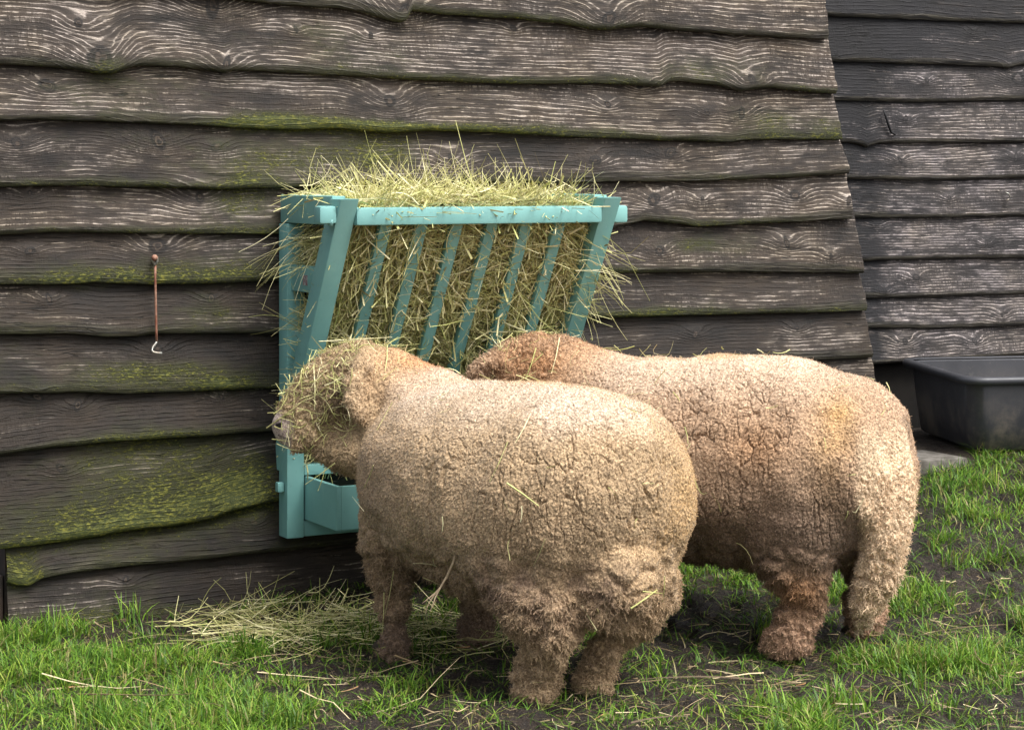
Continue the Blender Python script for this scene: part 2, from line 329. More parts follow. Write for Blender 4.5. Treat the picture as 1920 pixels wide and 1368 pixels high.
# plain timber, metal, plastics ---------------------------------------------------
def simple(name, c, rough=0.6, spec=0.4, metal=0.0, c2=None, sc=30.0, bmp=0.15, bd=0.002):
    m, nt, b = mat(name)
    tc = nd(nt, "ShaderNodeTexCoord", out='Object')
    n = noise(nt, tc, sc, 5, 0.65); n2 = noise(nt, tc, sc * 7, 3, 0.6)
    put(nt, b.inputs['Base Color'], mix(nt, mr(nt, n, 0.35, 0.68), c, c2 or tuple(x * 0.7 for x in c)))
    put(nt, b.inputs['Roughness'], mth(nt, 'MULTIPLY_ADD', n, 0.3, rough - 0.15)); b.inputs['Specular IOR Level'].default_value = spec; b.inputs['Metallic'].default_value = metal
    put(nt, b.inputs['Normal'], bump(nt, mth(nt, 'ADD', n, mth(nt, 'MULTIPLY', n2, 0.3)), bmp, bd)); return m
M_DARK = simple("old_dark_timber", (0.022, 0.017, 0.014), 0.8, 0.3, c2=(0.05, 0.032, 0.024), sc=20)
M_RUST = simple("rusty_iron", (0.20, 0.075, 0.045), 0.75, 0.35, 0.2, c2=(0.33, 0.20, 0.14), sc=60)
M_ZINC = simple("worn_zinc", (0.36, 0.36, 0.33), 0.5, 0.5, 0.5, c2=(0.25, 0.20, 0.15), sc=90)
M_PLINTH = simple("dark_plinth", (0.010, 0.009, 0.008), 0.85, 0.2, c2=(0.016, 0.014, 0.012), sc=14)  # near-black backing, seen in the gap below the shed boards
M_IRON = simple("black_iron", (0.012, 0.012, 0.013), 0.7, 0.3)

def hexa(bm, c8):
    v = [bm.verts.new(p) for p in c8]
    for f in ((0,1,2,3),(7,6,5,4),(0,4,5,1),(1,5,6,2),(2,6,7,3),(3,7,4,0)): bm.faces.new([v[i] for i in f])
def box_bm(bm, x0, x1, y0, y1, z0, z1):
    hexa(bm, [(x0,y0,z0),(x0,y1,z0),(x1,y1,z0),(x1,y0,z0),(x0,y0,z1),(x0,y1,z1),(x1,y1,z1),(x1,y0,z1)])
def bm_obj(name, bm, m, parent=None, bev=0.003, seg=2, smooth=True):
    bmesh.ops.recalc_face_normals(bm, faces=bm.faces[:])
    if bev: bmesh.ops.bevel(bm, geom=bm.edges[:], offset=bev, segments=seg, affect='EDGES', profile=0.6)
    me = bpy.data.meshes.new(name); bm.to_mesh(me); bm.free()
    if smooth:
        me.polygons.foreach_set('use_smooth', np.full(len(me.polygons), True))
        try: me.set_sharp_from_angle(angle=R(45))
        except Exception: pass
    return link(name, me, m, parent)
def tube_mesh(path, rad, n=10):
    path = np.array(path, float); rad = np.broadcast_to(np.asarray(rad, float), (len(path),)); V = []; F = []
    up0 = np.array([0.31, 0.2, 0.93])
    for i in range(len(path)):
        t = path[min(i + 1, len(path) - 1)] - path[max(i - 1, 0)]; t /= np.linalg.norm(t) + 1e-9
        a = np.cross(t, up0)
        if np.linalg.norm(a) < 0.15: a = np.cross(t, np.array([1.0, 0, 0]))
        a /= np.linalg.norm(a); b = np.cross(t, a)
        for k in range(n):
            q = 2 * math.pi * k / n; V.append(path[i] + rad[i] * (math.cos(q) * a + math.sin(q) * b))
    for i in range(len(path) - 1):
        for k in range(n): F.append((i*n+k, i*n+(k+1) % n, (i+1)*n+(k+1) % n, (i+1)*n+k))
    c0 = len(V); V.append(path[0]); V.append(path[-1]); j = (len(path) - 1) * n
    for k in range(0, n): F.append((c0, (k + 1) % n, k, c0)); F.append((c0+1, j+k, j+(k+1) % n, c0+1))
    return V, [f if len(set(f)) == 4 else tuple(dict.fromkeys(f)) for f in F]
def tube_obj(name, path, rad, m, parent=None, n=10):
    V, F = tube_mesh(path, rad, n); me = bpy.data.meshes.new(name); me.from_pydata([tuple(v) for v in V], [], F); me.update()
    me.polygons.foreach_set('use_smooth', np.full(len(me.polygons), True)); return link(name, me, m, parent)

# corner post at the low end of the barn wall
s0, s1 = float(on_wall(-12, 1100, .02)[0]), float(on_wall(11, 1100, .02)[0])
bm = bmesh.new()
hexa(bm, [tuple(wall_pt(s, t, z)) for z in (-0.1, 0.1485) for s, t in ((s0, -.09), (s1, -.09), (s1, -.006), (s0, -.006))])
bm_obj("post", bm, M_DARK, barn, 0.004)
# dark wall lining behind the boards, low plinth below the shed boards
bm = bmesh.new(); c8 = []
for z, sx_ in ((-0.05, float(on_wall(1640, 900, 0)[0])), (1.9, float(on_wall(1530, -100, 0)[0]))):
    c8 += [tuple(wall_pt(s, t, z)) for s, t in ((s1 + .004, -.06), (sx_ - .02, -.06), (sx_ - .02, -.004), (s1 + .004, -.004))]
hexa(bm, c8); bm_obj("lining", bm, M_DARK, barn, 0)
bm = bmesh.new(); hexa(bm, [tuple(wall_pt(s, t, z, O2)) for z in (0.0, 1.95) for s, t in ((s2l, -.12), (2.6, -.12), (2.6, -.03), (s2l, -.03))]); bm_obj("plinth", bm, M_PLINTH, shed, 0)

# long rusty gate hook hanging on the barn wall
hk = empty("gate_hook", tuple(wall_pt(*[float(v) for v in (on_wall(290, 485, .045)[0], .045, on_wall(290, 485, .045)[1])])))
tag(hk, "long rusty gate hook hanging from a screw eye on the mossy boards", "hook")
def hkp(x, y, t): s, z = on_wall(x, y, t); return wall_pt(float(s), t, float(z)) - np.array(hk.location)
tube_obj("rod", [hkp(291, 497, .052), hkp(291, 520, .052), hkp(292, 570, .051), hkp(293, 620, .051), hkp(294, 640, .052)], [.0033]*5, M_RUST, hk)
tube_obj("hook_end", [hkp(294, 638, .052), hkp(293, 643, .053), hkp(287, 651, .056), hkp(284.5, 656, .058), hkp(287, 660, .06), hkp(294, 661.5, .063), hkp(304, 662, .067)], [.0032]*7, M_ZINC, hk)
tube_obj("eye_loop", [hkp(291, 500, .052), hkp(289, 494, .054), hkp(285, 487, .056), hkp(286, 481, .057), hkp(291, 479, .057), hkp(295, 483, .056), hkp(295, 490, .055), hkp(291.5, 496, .053)], [.0028]*8, M_ZINC, hk)
tube_obj("screw", [hkp(290, 485, .030), hkp(290, 484, .045), hkp(290, 483, .062), hkp(290, 482.5, .065)], [.006, .006, .0085, .003], M_RUST, hk)

# small irons on the shed wall
def onw2(x, y, t): s, z = on_wall(x, y, t, O2); return wall_pt(float(s), t, float(z), O2)
st = tube_obj("iron_strap", [onw2(1657, 206, .030), onw2(1660, 216, .037), onw2(1666, 234, .036), onw2(1671, 248, .036), onw2(1679, 253, .034)], [.003, .0045, .005, .0045, .003], M_IRON)
tag(st, "thin bent black iron strap nailed to the shed planks", "iron strap")
ring = tube_obj("ring_staple", [onw2(1885, 361, .032), onw2(1891, 363, .036), onw2(1894, 369, .036), onw2(1891, 374, .036), onw2(1886, 376, .032)], [.003]*5, M_ZINC)
tag(ring, "small pale half ring staple on the shed planks", "staple")

# ------------------------------------------------------------------ hay rack (local frame: x along the wall, y into it, z up)
M_TEAL, nt, b = mat("turquoise_paint")
tc = nd(nt, "ShaderNodeTexCoord", out='Object')
n1 = noise(nt, tc, 9, 4, 0.6); n2 = noise(nt, vmul(nt, tc, (40, 40, 9)), 1.0, 4, 0.6); n3 = noise(nt, tc, 60, 5, 0.7)
c = mix(nt, mr(nt, n1, 0.3, 0.7), (0.160, 0.355, 0.338), (0.185, 0.395, 0.372))
c = mix(nt, mth(nt, 'MULTIPLY', mr(nt, n3, 0.58, 0.76), 0.45), c, (0.10, 0.20, 0.18)); c = mix(nt, mth(nt, 'MULTIPLY', mr(nt, noise(nt, vmul(nt, tc, (70, 70, 12)), 1.0, 5, .75), .62, .72), .35), c, (0.30, 0.46, 0.45))
put(nt, b.inputs['Base Color'], c); put(nt, b.inputs['Roughness'], mth(nt, 'MULTIPLY_ADD', n1, 0.25, 0.33)); b.inputs['Specular IOR Level'].default_value = 0.45
put(nt, b.inputs['Normal'], bump(nt, mth(nt, 'ADD', n2, mth(nt, 'MULTIPLY', n3, 0.4)), 0.18, 0.002))
rack = empty("hay_rack", (WO[0], WO[1], 0.0), WROT)
tag(rack, "turquoise wooden hay rack on the barn wall, filled with hay, feed trough below", "hay rack")
RW = 0.835
ZT = 1.134
def slope_t(z): return 0.47 - 0.564 * (1.125 - z)
def rb(name, s0, s1, t0, t1, z0, z1, bev=0.004, parent=None):
    bm = bmesh.new(); box_bm(bm, s0, s1, -t1, -t0, z0, z1); return bm_obj(name, bm, M_TEAL, parent or rack, bev)
def slanted(name, s0, s1, z0, z1, th, front_off=0.0, bev=0.004, cut_top=True):
    bm = bmesh.new(); c8 = []
    for z in (z0, z1):
        tf = slope_t(z) + front_off
        c8 += [(s0, -tf, z), (s0, -(tf - th), z), (s1, -(tf - th), z), (s1, -tf, z)]
    hexa(bm, c8); return bm_obj(name, bm, M_TEAL, rack, bev)
for s in (0.0, RW - 0.05):
    rb("post", s, s + 0.05, 0.037, 0.062 + .037, 0.2, 1.056)
    rb("rail", s + 0.004, s + 0.044, 0.038, slope_t(1.10) - 0.055, 1.058, ZT)             # top side rail
    rb("rail", s + 0.012, s + 0.036, 0.080, slope_t(0.91) - 0.06, 0.874, 0.945, 0.003)
    rb("rail", s + 0.012, s + 0.036, 0.080, slope_t(0.73) - 0.06, 0.694, 0.765, 0.003)
    rb("rail", s + 0.012, s + 0.036, 0.080, slope_t(0.55) - 0.06, 0.50, 0.565, 0.003)
    slanted("leg", s - 0.001, s + 0.051, 0.378, 1.127, 0.076)
fr_t = slope_t(1.085)
rb("front_rail", 0.051, RW - 0.051, fr_t - 0.05, fr_t + 0.006, 1.058, 1.104, 0.007)
for k in range(6):
    sc_ = 0.051 + (RW - 0.102) * (k + 1) / 7.0
    slanted("slat", sc_ - 0.0165, sc_ + 0.0165, 0.40, 1.058, 0.024, -0.024, 0.003)
def peg(s0, s1, t, z, r, pin):
    bm = bmesh.new(); ring0 = []
    h = rb("peg", s0, s1, t - r, t + r, z - r, z + r, 0.009)
    if pin:
        o = tube_obj("pin", [(pin, -t - r * 0.55, z - r - 0.004), (pin, -t - r * 0.55 - 0.006, z - r + 0.012)], [.007, .006], M_TEAL, h, 8)
    bm.free()
peg(-0.050, -0.0012, 0.425, 1.086, 0.023, -0.016)
peg(RW + 0.0012, RW + 0.046, 0.405, 1.080, 0.024, None)
rb("peg", -0.020, -0.001, 0.060, 0.082, 0.325, 0.352, 0.004)
rb("peg", -0.012, -0.001, 0.060, 0.080, 0.520, 0.545, 0.004)
# lower frame and trough
rb("frame", 0.0505, RW - 0.0505, 0.040, 0.0985, 0.369, 0.398)
rb("frame", 0.0505, RW - 0.0505, 0.040, 0.094, 0.202, 0.245)
tr = bmesh.new()
x0, x1 = 0.053, RW - 0.053
def tp(s, t, z): return (s, -t, z)
hexa(tr, [tp(x0, .060, .249), tp(x0, .315, .249), tp(x0 + .014, .315, .249), tp(x0 + .014, .060, .249), tp(x0, .060, .366), tp(x0, .315, .366), tp(x0 + .014, .315, .366), tp(x0 + .014, .060, .366)])
hexa(tr, [tp(x1 - .014, .060, .249), tp(x1 - .014, .315, .249), tp(x1, .315, .249), tp(x1, .060, .249), tp(x1 - .014, .060, .366), tp(x1 - .014, .315, .366), tp(x1, .315, .366), tp(x1, .060, .366)])
hexa(tr, [tp(x0 + .0142, .299, .249), tp(x0 + .0142, .314, .249), tp(x1 - .0142, .314, .249), tp(x1 - .0142, .299, .249), tp(x0 + .0142, .299, .365), tp(x0 + .0142, .314, .365), tp(x1 - .0142, .314, .365), tp(x1 - .0142, .299, .365)])
hexa(tr, [tp(x0 + .0142, .060, .250), tp(x0 + .0142, .2988, .250), tp(x1 - .0142, .2988, .250), tp(x1 - .0142, .060, .250), tp(x0 + .0142, .060, .262), tp(x0 + .0142, .2988, .262), tp(x1 - .0142, .2988, .262), tp(x1 - .0142, .060, .262)])
bm_obj("trough", tr, M_TEAL, rack, 0.002)
M_STICK = simple("worn_sticker", (0.16, 0.03, 0.04), 0.5, c2=(0.45, 0.5, 0.5), sc=220)
bm = bmesh.new(); box_bm(bm, 0.0105, 0.0119, -0.215, -0.185, 0.893, 0.920); bm_obj("sticker", bm, M_STICK, rack, 0)

# ------------------------------------------------------------------ hay
M_HAY, nt, b = mat("dry_hay")
rp = nd(nt, "ShaderNodeNewGeometry", out='Random Per Island')
hc = ramp(nt, rp, [(0.0, (0.16, 0.12, 0.055)), (0.13, (0.40, 0.36, 0.155)), (0.34, (0.66, 0.60, 0.29)), (0.56, (0.52, 0.52, 0.19)), (0.8, (0.78, 0.70, 0.40)), (1.0, (0.84, 0.76, 0.50))])
tc = nd(nt, "ShaderNodeTexCoord", out='Object')
hn = noise(nt, tc, 45, 3)
put(nt, b.inputs['Base Color'], mix(nt, mr(nt, hn, 0.3, 0.7), hc, mix(nt, 1.0, hc, (0.72, 0.75, 0.62), 'MULTIPLY')))
b.inputs['Roughness'].default_value = 0.62; b.inputs['Specular IOR Level'].default_value = 0.3
def strands(C, D, L, rad, bend=0.25, nseg=4, droop=0.0, taper=0.6, seed=0):
    """stalks as thin three-sided prisms: centres C, directions D, lengths L, radii rad"""
    r = np.random.default_rng(seed); n = len(C); D = D / (np.linalg.norm(D, axis=1, keepdims=True) + 1e-9)
    side = np.cross(D, r.normal(size=(n, 3))); side /= np.linalg.norm(side, axis=1, keepdims=True) + 1e-9
    B = r.normal(0, bend, n)[:, None]; kink = r.random(n) < 0.45; kp = r.uniform(0.3, 0.7, n); ka = r.normal(0, 0.7, n)
    pts = []
    for i in range(nseg + 1):
        u = i / nseg
        off = (u - 0.5) * L[:, None] * D + side * (B * L[:, None] * (u - 0.5) ** 2 * 1.5)
        off = off + side * (np.where(kink & (u > kp), (u - kp) * ka, 0) * L)[:, None]
        off[:, 2] -= droop * L * u * u
        pts.append(C + off)
    pts = np.stack(pts, 1)
    T = np.gradient(pts, axis=1); T /= np.linalg.norm(T, axis=2, keepdims=True) + 1e-9
    a = np.cross(T, np.broadcast_to(side[:, None], T.shape) * 0.4 + r.normal(size=(n, 1, 3))); a /= np.linalg.norm(a, axis=2, keepdims=True) + 1e-9
    bb = np.cross(T, a)
    rr = rad[:, None] * (1 - taper * np.linspace(0, 1, nseg + 1)[None])
    rings = [pts + rr[..., None] * (math.cos(q) * a + 0.55 * math.sin(q) * bb) for q in (0, 2.094, 4.189)]
    V = np.stack(rings, 2).reshape(-1, 3)
    base = (np.arange(n) * (nseg + 1) * 3)[:, None, None]; i = (np.arange(nseg) * 3)[None, :, None]; k = np.arange(3)[None, None, :]
    k2 = (k + 1) % 3
    F = np.stack(np.broadcast_arrays(base + i + k, base + i + k2, base + i + 3 + k2, base + i + 3 + k), -1).reshape(-1, 4)
    return V, F
def join(parts):
    V = []; F = []; o = 0
    for v, f in parts: V.append(v); F.append(f + o); o += len(v)
    return np.concatenate(V), np.concatenate(F)
RL = lambda s, t, z: np.stack([s, -t, z], -1)
def rack_hay():
    r = np.random.default_rng(11); parts = []
    # rough core: a lumpy wedge so no wall shows through
    gs, gz = np.meshgrid(np.linspace(0.045, RW - 0.045, 120), np.linspace(0.43, 1.12, 110))
    lump = 0.020 * fbm(np.stack([gs.ravel() * 14, gz.ravel() * 14, gs.ravel() * 0], 1), 3, 3).reshape(gs.shape)
    tf = np.maximum(slope_t(gz) - 0.085 + lump, 0.045)
    tf[-1] = 0.07
    core = RL(gs, tf, gz).reshape(-1, 3)
    parts.append((core, grid_faces(*gs.shape)))
    top_s, top_t = np.meshgrid(np.linspace(0.045, RW - 0.045, 100), np.linspace(0.06, 0.41, 40))
    tz = 1.10 + 0.03 * fbm(np.stack([top_s.ravel() * 9, top_t.ravel() * 9, top_s.ravel() * 0], 1), 3, 8).reshape(top_s.shape) - 0.03 * sstep(0.6, 0.8, top_s)
    parts.append((RL(top_s, top_t, tz).reshape(-1, 3), grid_faces(*top_s.shape)))
    def add(n, s, t, z, ds, dt, dz, L, rad, **k):
        C = RL(s, t, z); D = RL(ds, dt, dz); parts.append(strands(C, D, L, rad, **k))
    # front face of the heap, behind and between the slats
    n = 7000
    s = r.uniform(0.05, RW - 0.04, n); z = 0.40 + 0.70 * r.random(n) ** 0.85
    cell = fbm(np.stack([s * 7, z * 6, s * 0], 1), 2, 31) * 2.2 + math.pi / 2
    ang = cell + r.normal(0, 0.55, n) * (0.5 + 0.8 * sstep(0.1, 0.3, s))
    bul = 0.012 * fbm(np.stack([s * 16, z * 12, s * 0], 1), 2, 4)
    t = slope_t(z) - 0.046 - 0.045 * r.random(n) ** 1.2 + bul
    add(n, s, np.maximum(t, .05), z, np.cos(ang), 0.564 * np.sin(ang) + r.normal(0, .22, n), np.sin(ang), r.uniform(.06, .21, n), r.uniform(.0010, .0028, n), seed=1, bend=.5)
    n = 650   # broad dry leaves among the stalks
    s = r.uniform(0.055, RW - .05, n); z = r.uniform(.42, 1.09, n); ang = r.uniform(0, 6.28, n)
    add(n, s, np.maximum(slope_t(z) - r.uniform(.03, .06, n), .06), z, np.cos(ang), r.normal(0, .3, n), np.sin(ang), r.uniform(.04, .12, n), r.uniform(.0026, .0042, n), seed=91, bend=.9, taper=.85)
    n = 260
    s = r.uniform(0.03, RW - .10, n); t = r.uniform(.1, .43, n); ang = r.uniform(0, 6.28, n)
    add(n, s, t, 1.115 + .03 * r.random(n), np.cos(ang), np.sin(ang), r.normal(.1, .3, n), r.uniform(.06, .16, n), r.uniform(.0024, .0038, n), seed=92, bend=.9, taper=.85)
    n = 900
    s = r.uniform(0.055, RW - .05, n); z = r.uniform(.395, .52, n); ang = r.uniform(-.5, 3.6, n)
    add(n, s, np.maximum(slope_t(z) - r.uniform(.03, .08, n), .07), z, np.cos(ang), r.normal(0, .25, n), np.sin(ang) * .7, r.uniform(.05, .15, n), r.uniform(.0010, .0022, n), seed=9, bend=.4)
    n = 230   # poking out past the slats
    s = r.uniform(0.06, RW - 0.05, n); z = 0.42 + 0.66 * r.random(n); ang = r.uniform(0, math.pi * 2, n)
    add(n, s, np.maximum(slope_t(z) - 0.012 + r.uniform(-.01, .02, n), .05), z, np.cos(ang), 0.35 + 0.5 * np.sin(ang) * .5 + r.normal(0, .3, n), np.sin(ang), r.uniform(.05, .15, n), r.uniform(.0010, .0020, n), seed=2, bend=.5, droop=.15)
    # mound on top
    n = 1500
    s = r.uniform(0.075, RW - 0.07, n); t = r.uniform(0.06, 0.41, n)
    hgt = 0.034 * (1 - sstep(0.58, 0.82, s)) * sstep(-0.05, 0.12, s) * (0.75 + 1.3 * fbm(np.stack([s * 9, t * 8, s * 0], 1), 2, 44)) * (0.35 + 0.65 * sstep(0.45, 0.25, t))
    ang = r.uniform(0, 2 * math.pi, n)
    add(n, s, t, 1.098 + hgt * r.uniform(0.2, 1.25, n), np.cos(ang), np.sin(ang), r.normal(0.08, .32, n), r.uniform(.09, .25, n), r.uniform(.0011, .0027, n), seed=3, bend=.4)
    n = 150   # upright wisps
    s = np.clip(r.normal(0.32, 0.22, n), 0.03, RW - .03); t = r.uniform(0.08, 0.42, n)
    add(n, s, t, 1.15 + 0 * s + r.uniform(-.03, .025, n), r.normal(0, .8, n), r.normal(0, .5, n), 0.5 + 0.5 * r.random(n), r.uniform(.09, .19, n), r.uniform(.0011, .0021, n), seed=4, bend=.7)
    # single long stalks seen against the boards
    add(1, np.array([.640]), np.array([.30]), np.array([1.19]), np.array([.0]), np.array([0.0]), np.array([1.0]), np.array([.20]), np.array([.0019]), seed=5, bend=.05)
    add(3, np.array([.56, .765, .775]), np.array([.30, .33, .35]), np.array([1.20, 1.16, 1.155]), np.array([-.1, .35, .25]), np.array([0.0, 0, .1]), np.array([1.0, 1., .9]), np.array([.13, .14, .12]), np.array([.0010, .0014, .0012]), seed=6, bend=.2)
    # left side: through the openings of the end frame
    for z0, z1, k, dr in ((0.945, 1.058, 300, .25), (0.765, 0.874, 150, .1), (0.565, 0.69, 60, .1)):
        t1 = slope_t((z0 + z1) / 2) - 0.11
        z = r.uniform(z0 + .008, z1 - .008, k); t = r.uniform(0.11, max(t1, .14), k); s = r.uniform(0.022, 0.085, k)
        add(k, s, t, z, -0.55 + r.normal(0, .5, k), r.normal(-.1, .6, k), r.normal(-.1, .5, k), r.uniform(.05, .14, k), r.uniform(.0008, .0017, k), seed=7 + k, bend=.5, droop=dr)
    k = 20
    add(k, r.uniform(-.07, .0, k), r.uniform(.10, .30, k), r.uniform(.93, 1.03, k), -1 + r.normal(0, .25, k), r.normal(-.2, .35, k), -.35 + r.normal(0, .4, k), r.uniform(.10, .19, k), r.uniform(.0010, .0016, k), seed=20, bend=.3, droop=.2)
    k = 7
    add(k, r.uniform(-.06, -.01, k), r.uniform(.10, .2, k), r.uniform(.74, .84, k), -1 + r.normal(0, .2, k), r.normal(-.1, .2, k), -.1 + r.normal(0, .3, k), r.uniform(.10, .16, k), r.uniform(.0010, .0015, k), seed=21, bend=.2)
    k = 12
    add(k, r.uniform(-.03, .10, k), r.uniform(.1, .40, k), r.uniform(1.135, 1.17, k), -1 + r.normal(0, .35, k), r.normal(0, .3, k), r.normal(.25, .35, k), r.uniform(.12, .2, k), r.uniform(.0010, .0016, k), seed=22, bend=.3)
    # right end
    k = 280; z = r.uniform(.82, 1.05, k)
    add(k, r.uniform(RW - .06, RW + .01, k), r.uniform(.12, .36, k), z, .35 + r.normal(0, .5, k), r.normal(.1, .5, k), r.normal(-.3, .5, k), r.uniform(.05, .14, k), r.uniform(.0009, .0017, k), seed=23, bend=.5, droop=.25)
    k = 26
    add(k, r.uniform(RW - .03, RW + .05, k), r.uniform(.28, .42, k), r.uniform(.90, 1.0, k), .9 + r.normal(0, .3, k), r.normal(.25, .3, k), -.45 + r.normal(0, .4, k), r.uniform(.10, .2, k), r.uniform(.0010, .0018, k), seed=24, bend=.3, droop=.3)
    k = 8
    add(k, r.uniform(RW - .05, RW + .03, k), r.uniform(.2, .36, k), r.uniform(.78, .88, k), .4 + r.normal(0, .2, k), r.normal(.2, .2, k), -1 + r.normal(0, .2, k), r.uniform(.12, .22, k), r.uniform(.0010, .0016, k), seed=25, bend=.3)
    return join(parts)
V, F = rack_hay()
hay = link("hay", fast_mesh("hay", V, F, False), M_HAY); hay.location = (WO[0], WO[1], 0); hay.rotation_euler = (0, 0, WROT)
tag(hay, "heap of pale green hay stuffed in the turquoise rack", "hay", kind="stuff")

# ------------------------------------------------------------------ sheep
def loft(rings, n=20):
    """rings: (x, y, z, half_width, half_height); cross-sections follow the path"""
    P_ = np.array([r[:3] for r in rings], float); V = []; F = []
    for i, r in enumerate(rings):
        t = P_[min(i + 1, len(P_) - 1)] - P_[max(i - 1, 0)]; t /= np.linalg.norm(t) + 1e-9
        up = np.array([0, 0, 1.0]) if abs(t[2]) < 0.8 else np.array([1.0, 0, 0])
        side = np.cross(up, t); side /= np.linalg.norm(side); u2 = np.cross(t, side)
        for k in range(n):
            q = 2 * math.pi * k / n; V.append(P_[i] + r[3] * math.cos(q) * side + r[4] * math.sin(q) * u2)
    m = len(rings)
    for i in range(m - 1):
        for k in range(n): F.append((i*n+k, i*n+(k+1) % n, (i+1)*n+(k+1) % n, (i+1)*n+k))
    F.append(tuple(range(n))[::-1]); F.append(tuple(range((m-1)*n, m*n)))
    return V, F
def ball(c, r, n=14):
    rg = []
    for i in range(1, n):
        a = math.pi * i / n; rg.append((c[0] - r[0] * math.cos(a), c[1], c[2], r[1] * math.sin(a), r[2] * math.sin(a)))
    return loft(rg, 18)
def fuse(parts, voxel, smooth_it, sub):
    V = []; F = []
    for v, f in parts:
        o = len(V); V += [tuple(x) for x in v]; F += [tuple(i + o for i in q) for q in f]
    me = bpy.data.meshes.new("tmp"); me.from_pydata(V, [], F); me.update()
    o = bpy.data.objects.new("tmp", me); col.objects.link(o)
    m = o.modifiers.new("a", 'REMESH'); m.mode = 'VOXEL'; m.voxel_size = voxel
    m = o.modifiers.new("b", 'SMOOTH'); m.iterations = smooth_it; m.factor = 0.5
    if sub: m = o.modifiers.new("c", 'SUBSURF'); m.levels = sub; m.render_levels = sub
    dg = bpy.context.evaluated_depsgraph_get(); me2 = bpy.data.meshes.new_from_object(o.evaluated_get(dg))
    bpy.data.objects.remove(o); bpy.data.meshes.remove(me); return me2
def get_vn(me):
    n = len(me.vertices); V = np.empty(n * 3, np.float32); me.vertices.foreach_get('co', V)
    N = np.empty(n * 3, np.float32); me.vertex_normals.foreach_get('vector', N)
    return V.reshape(-1, 3).astype(float), N.reshape(-1, 3).astype(float)
def wool_mat(name):
    m, nt, b = mat(name)
    a = nd(nt, "ShaderNodeAttribute", out='Color', attribute_name='wool')
    tc = nd(nt, "ShaderNodeTexCoord", out='Object')
    n = noise(nt, tc, 240, 3, 0.6); n2 = noise(nt, tc, 30, 3, 0.6)
    c = mix(nt, mr(nt, n, 0.30, 0.70), mix(nt, 1.0, a, (0.50, 0.46, 0.42), 'MULTIPLY'), mix(nt, 1.0, a, (1.30, 1.29, 1.27), 'MULTIPLY'))
    put(nt, b.inputs['Base Color'], c)
    b.inputs['Roughness'].default_value = 0.9; b.inputs['Specular IOR Level'].default_value = 0.12
    b.inputs['Sheen Weight'].default_value = 0.15; b.inputs['Sheen Roughness'].default_value = 0.6
    put(nt, b.inputs['Normal'], bump(nt, n, 0.5, 0.003))
    return m
M_WOOL = wool_mat("wool")
M_SKIN = simple("bare_muzzle_skin", (0.40, 0.31, 0.27), 0.55, 0.4, c2=(0.30, 0.22, 0.19), sc=60)
M_EYE = simple("dark_eye", (0.01, 0.008, 0.006), 0.12, 0.6)
def g3(V, c, r): return np.exp(-(((V - np.array(c)) / np.array(r)) ** 2).sum(1))
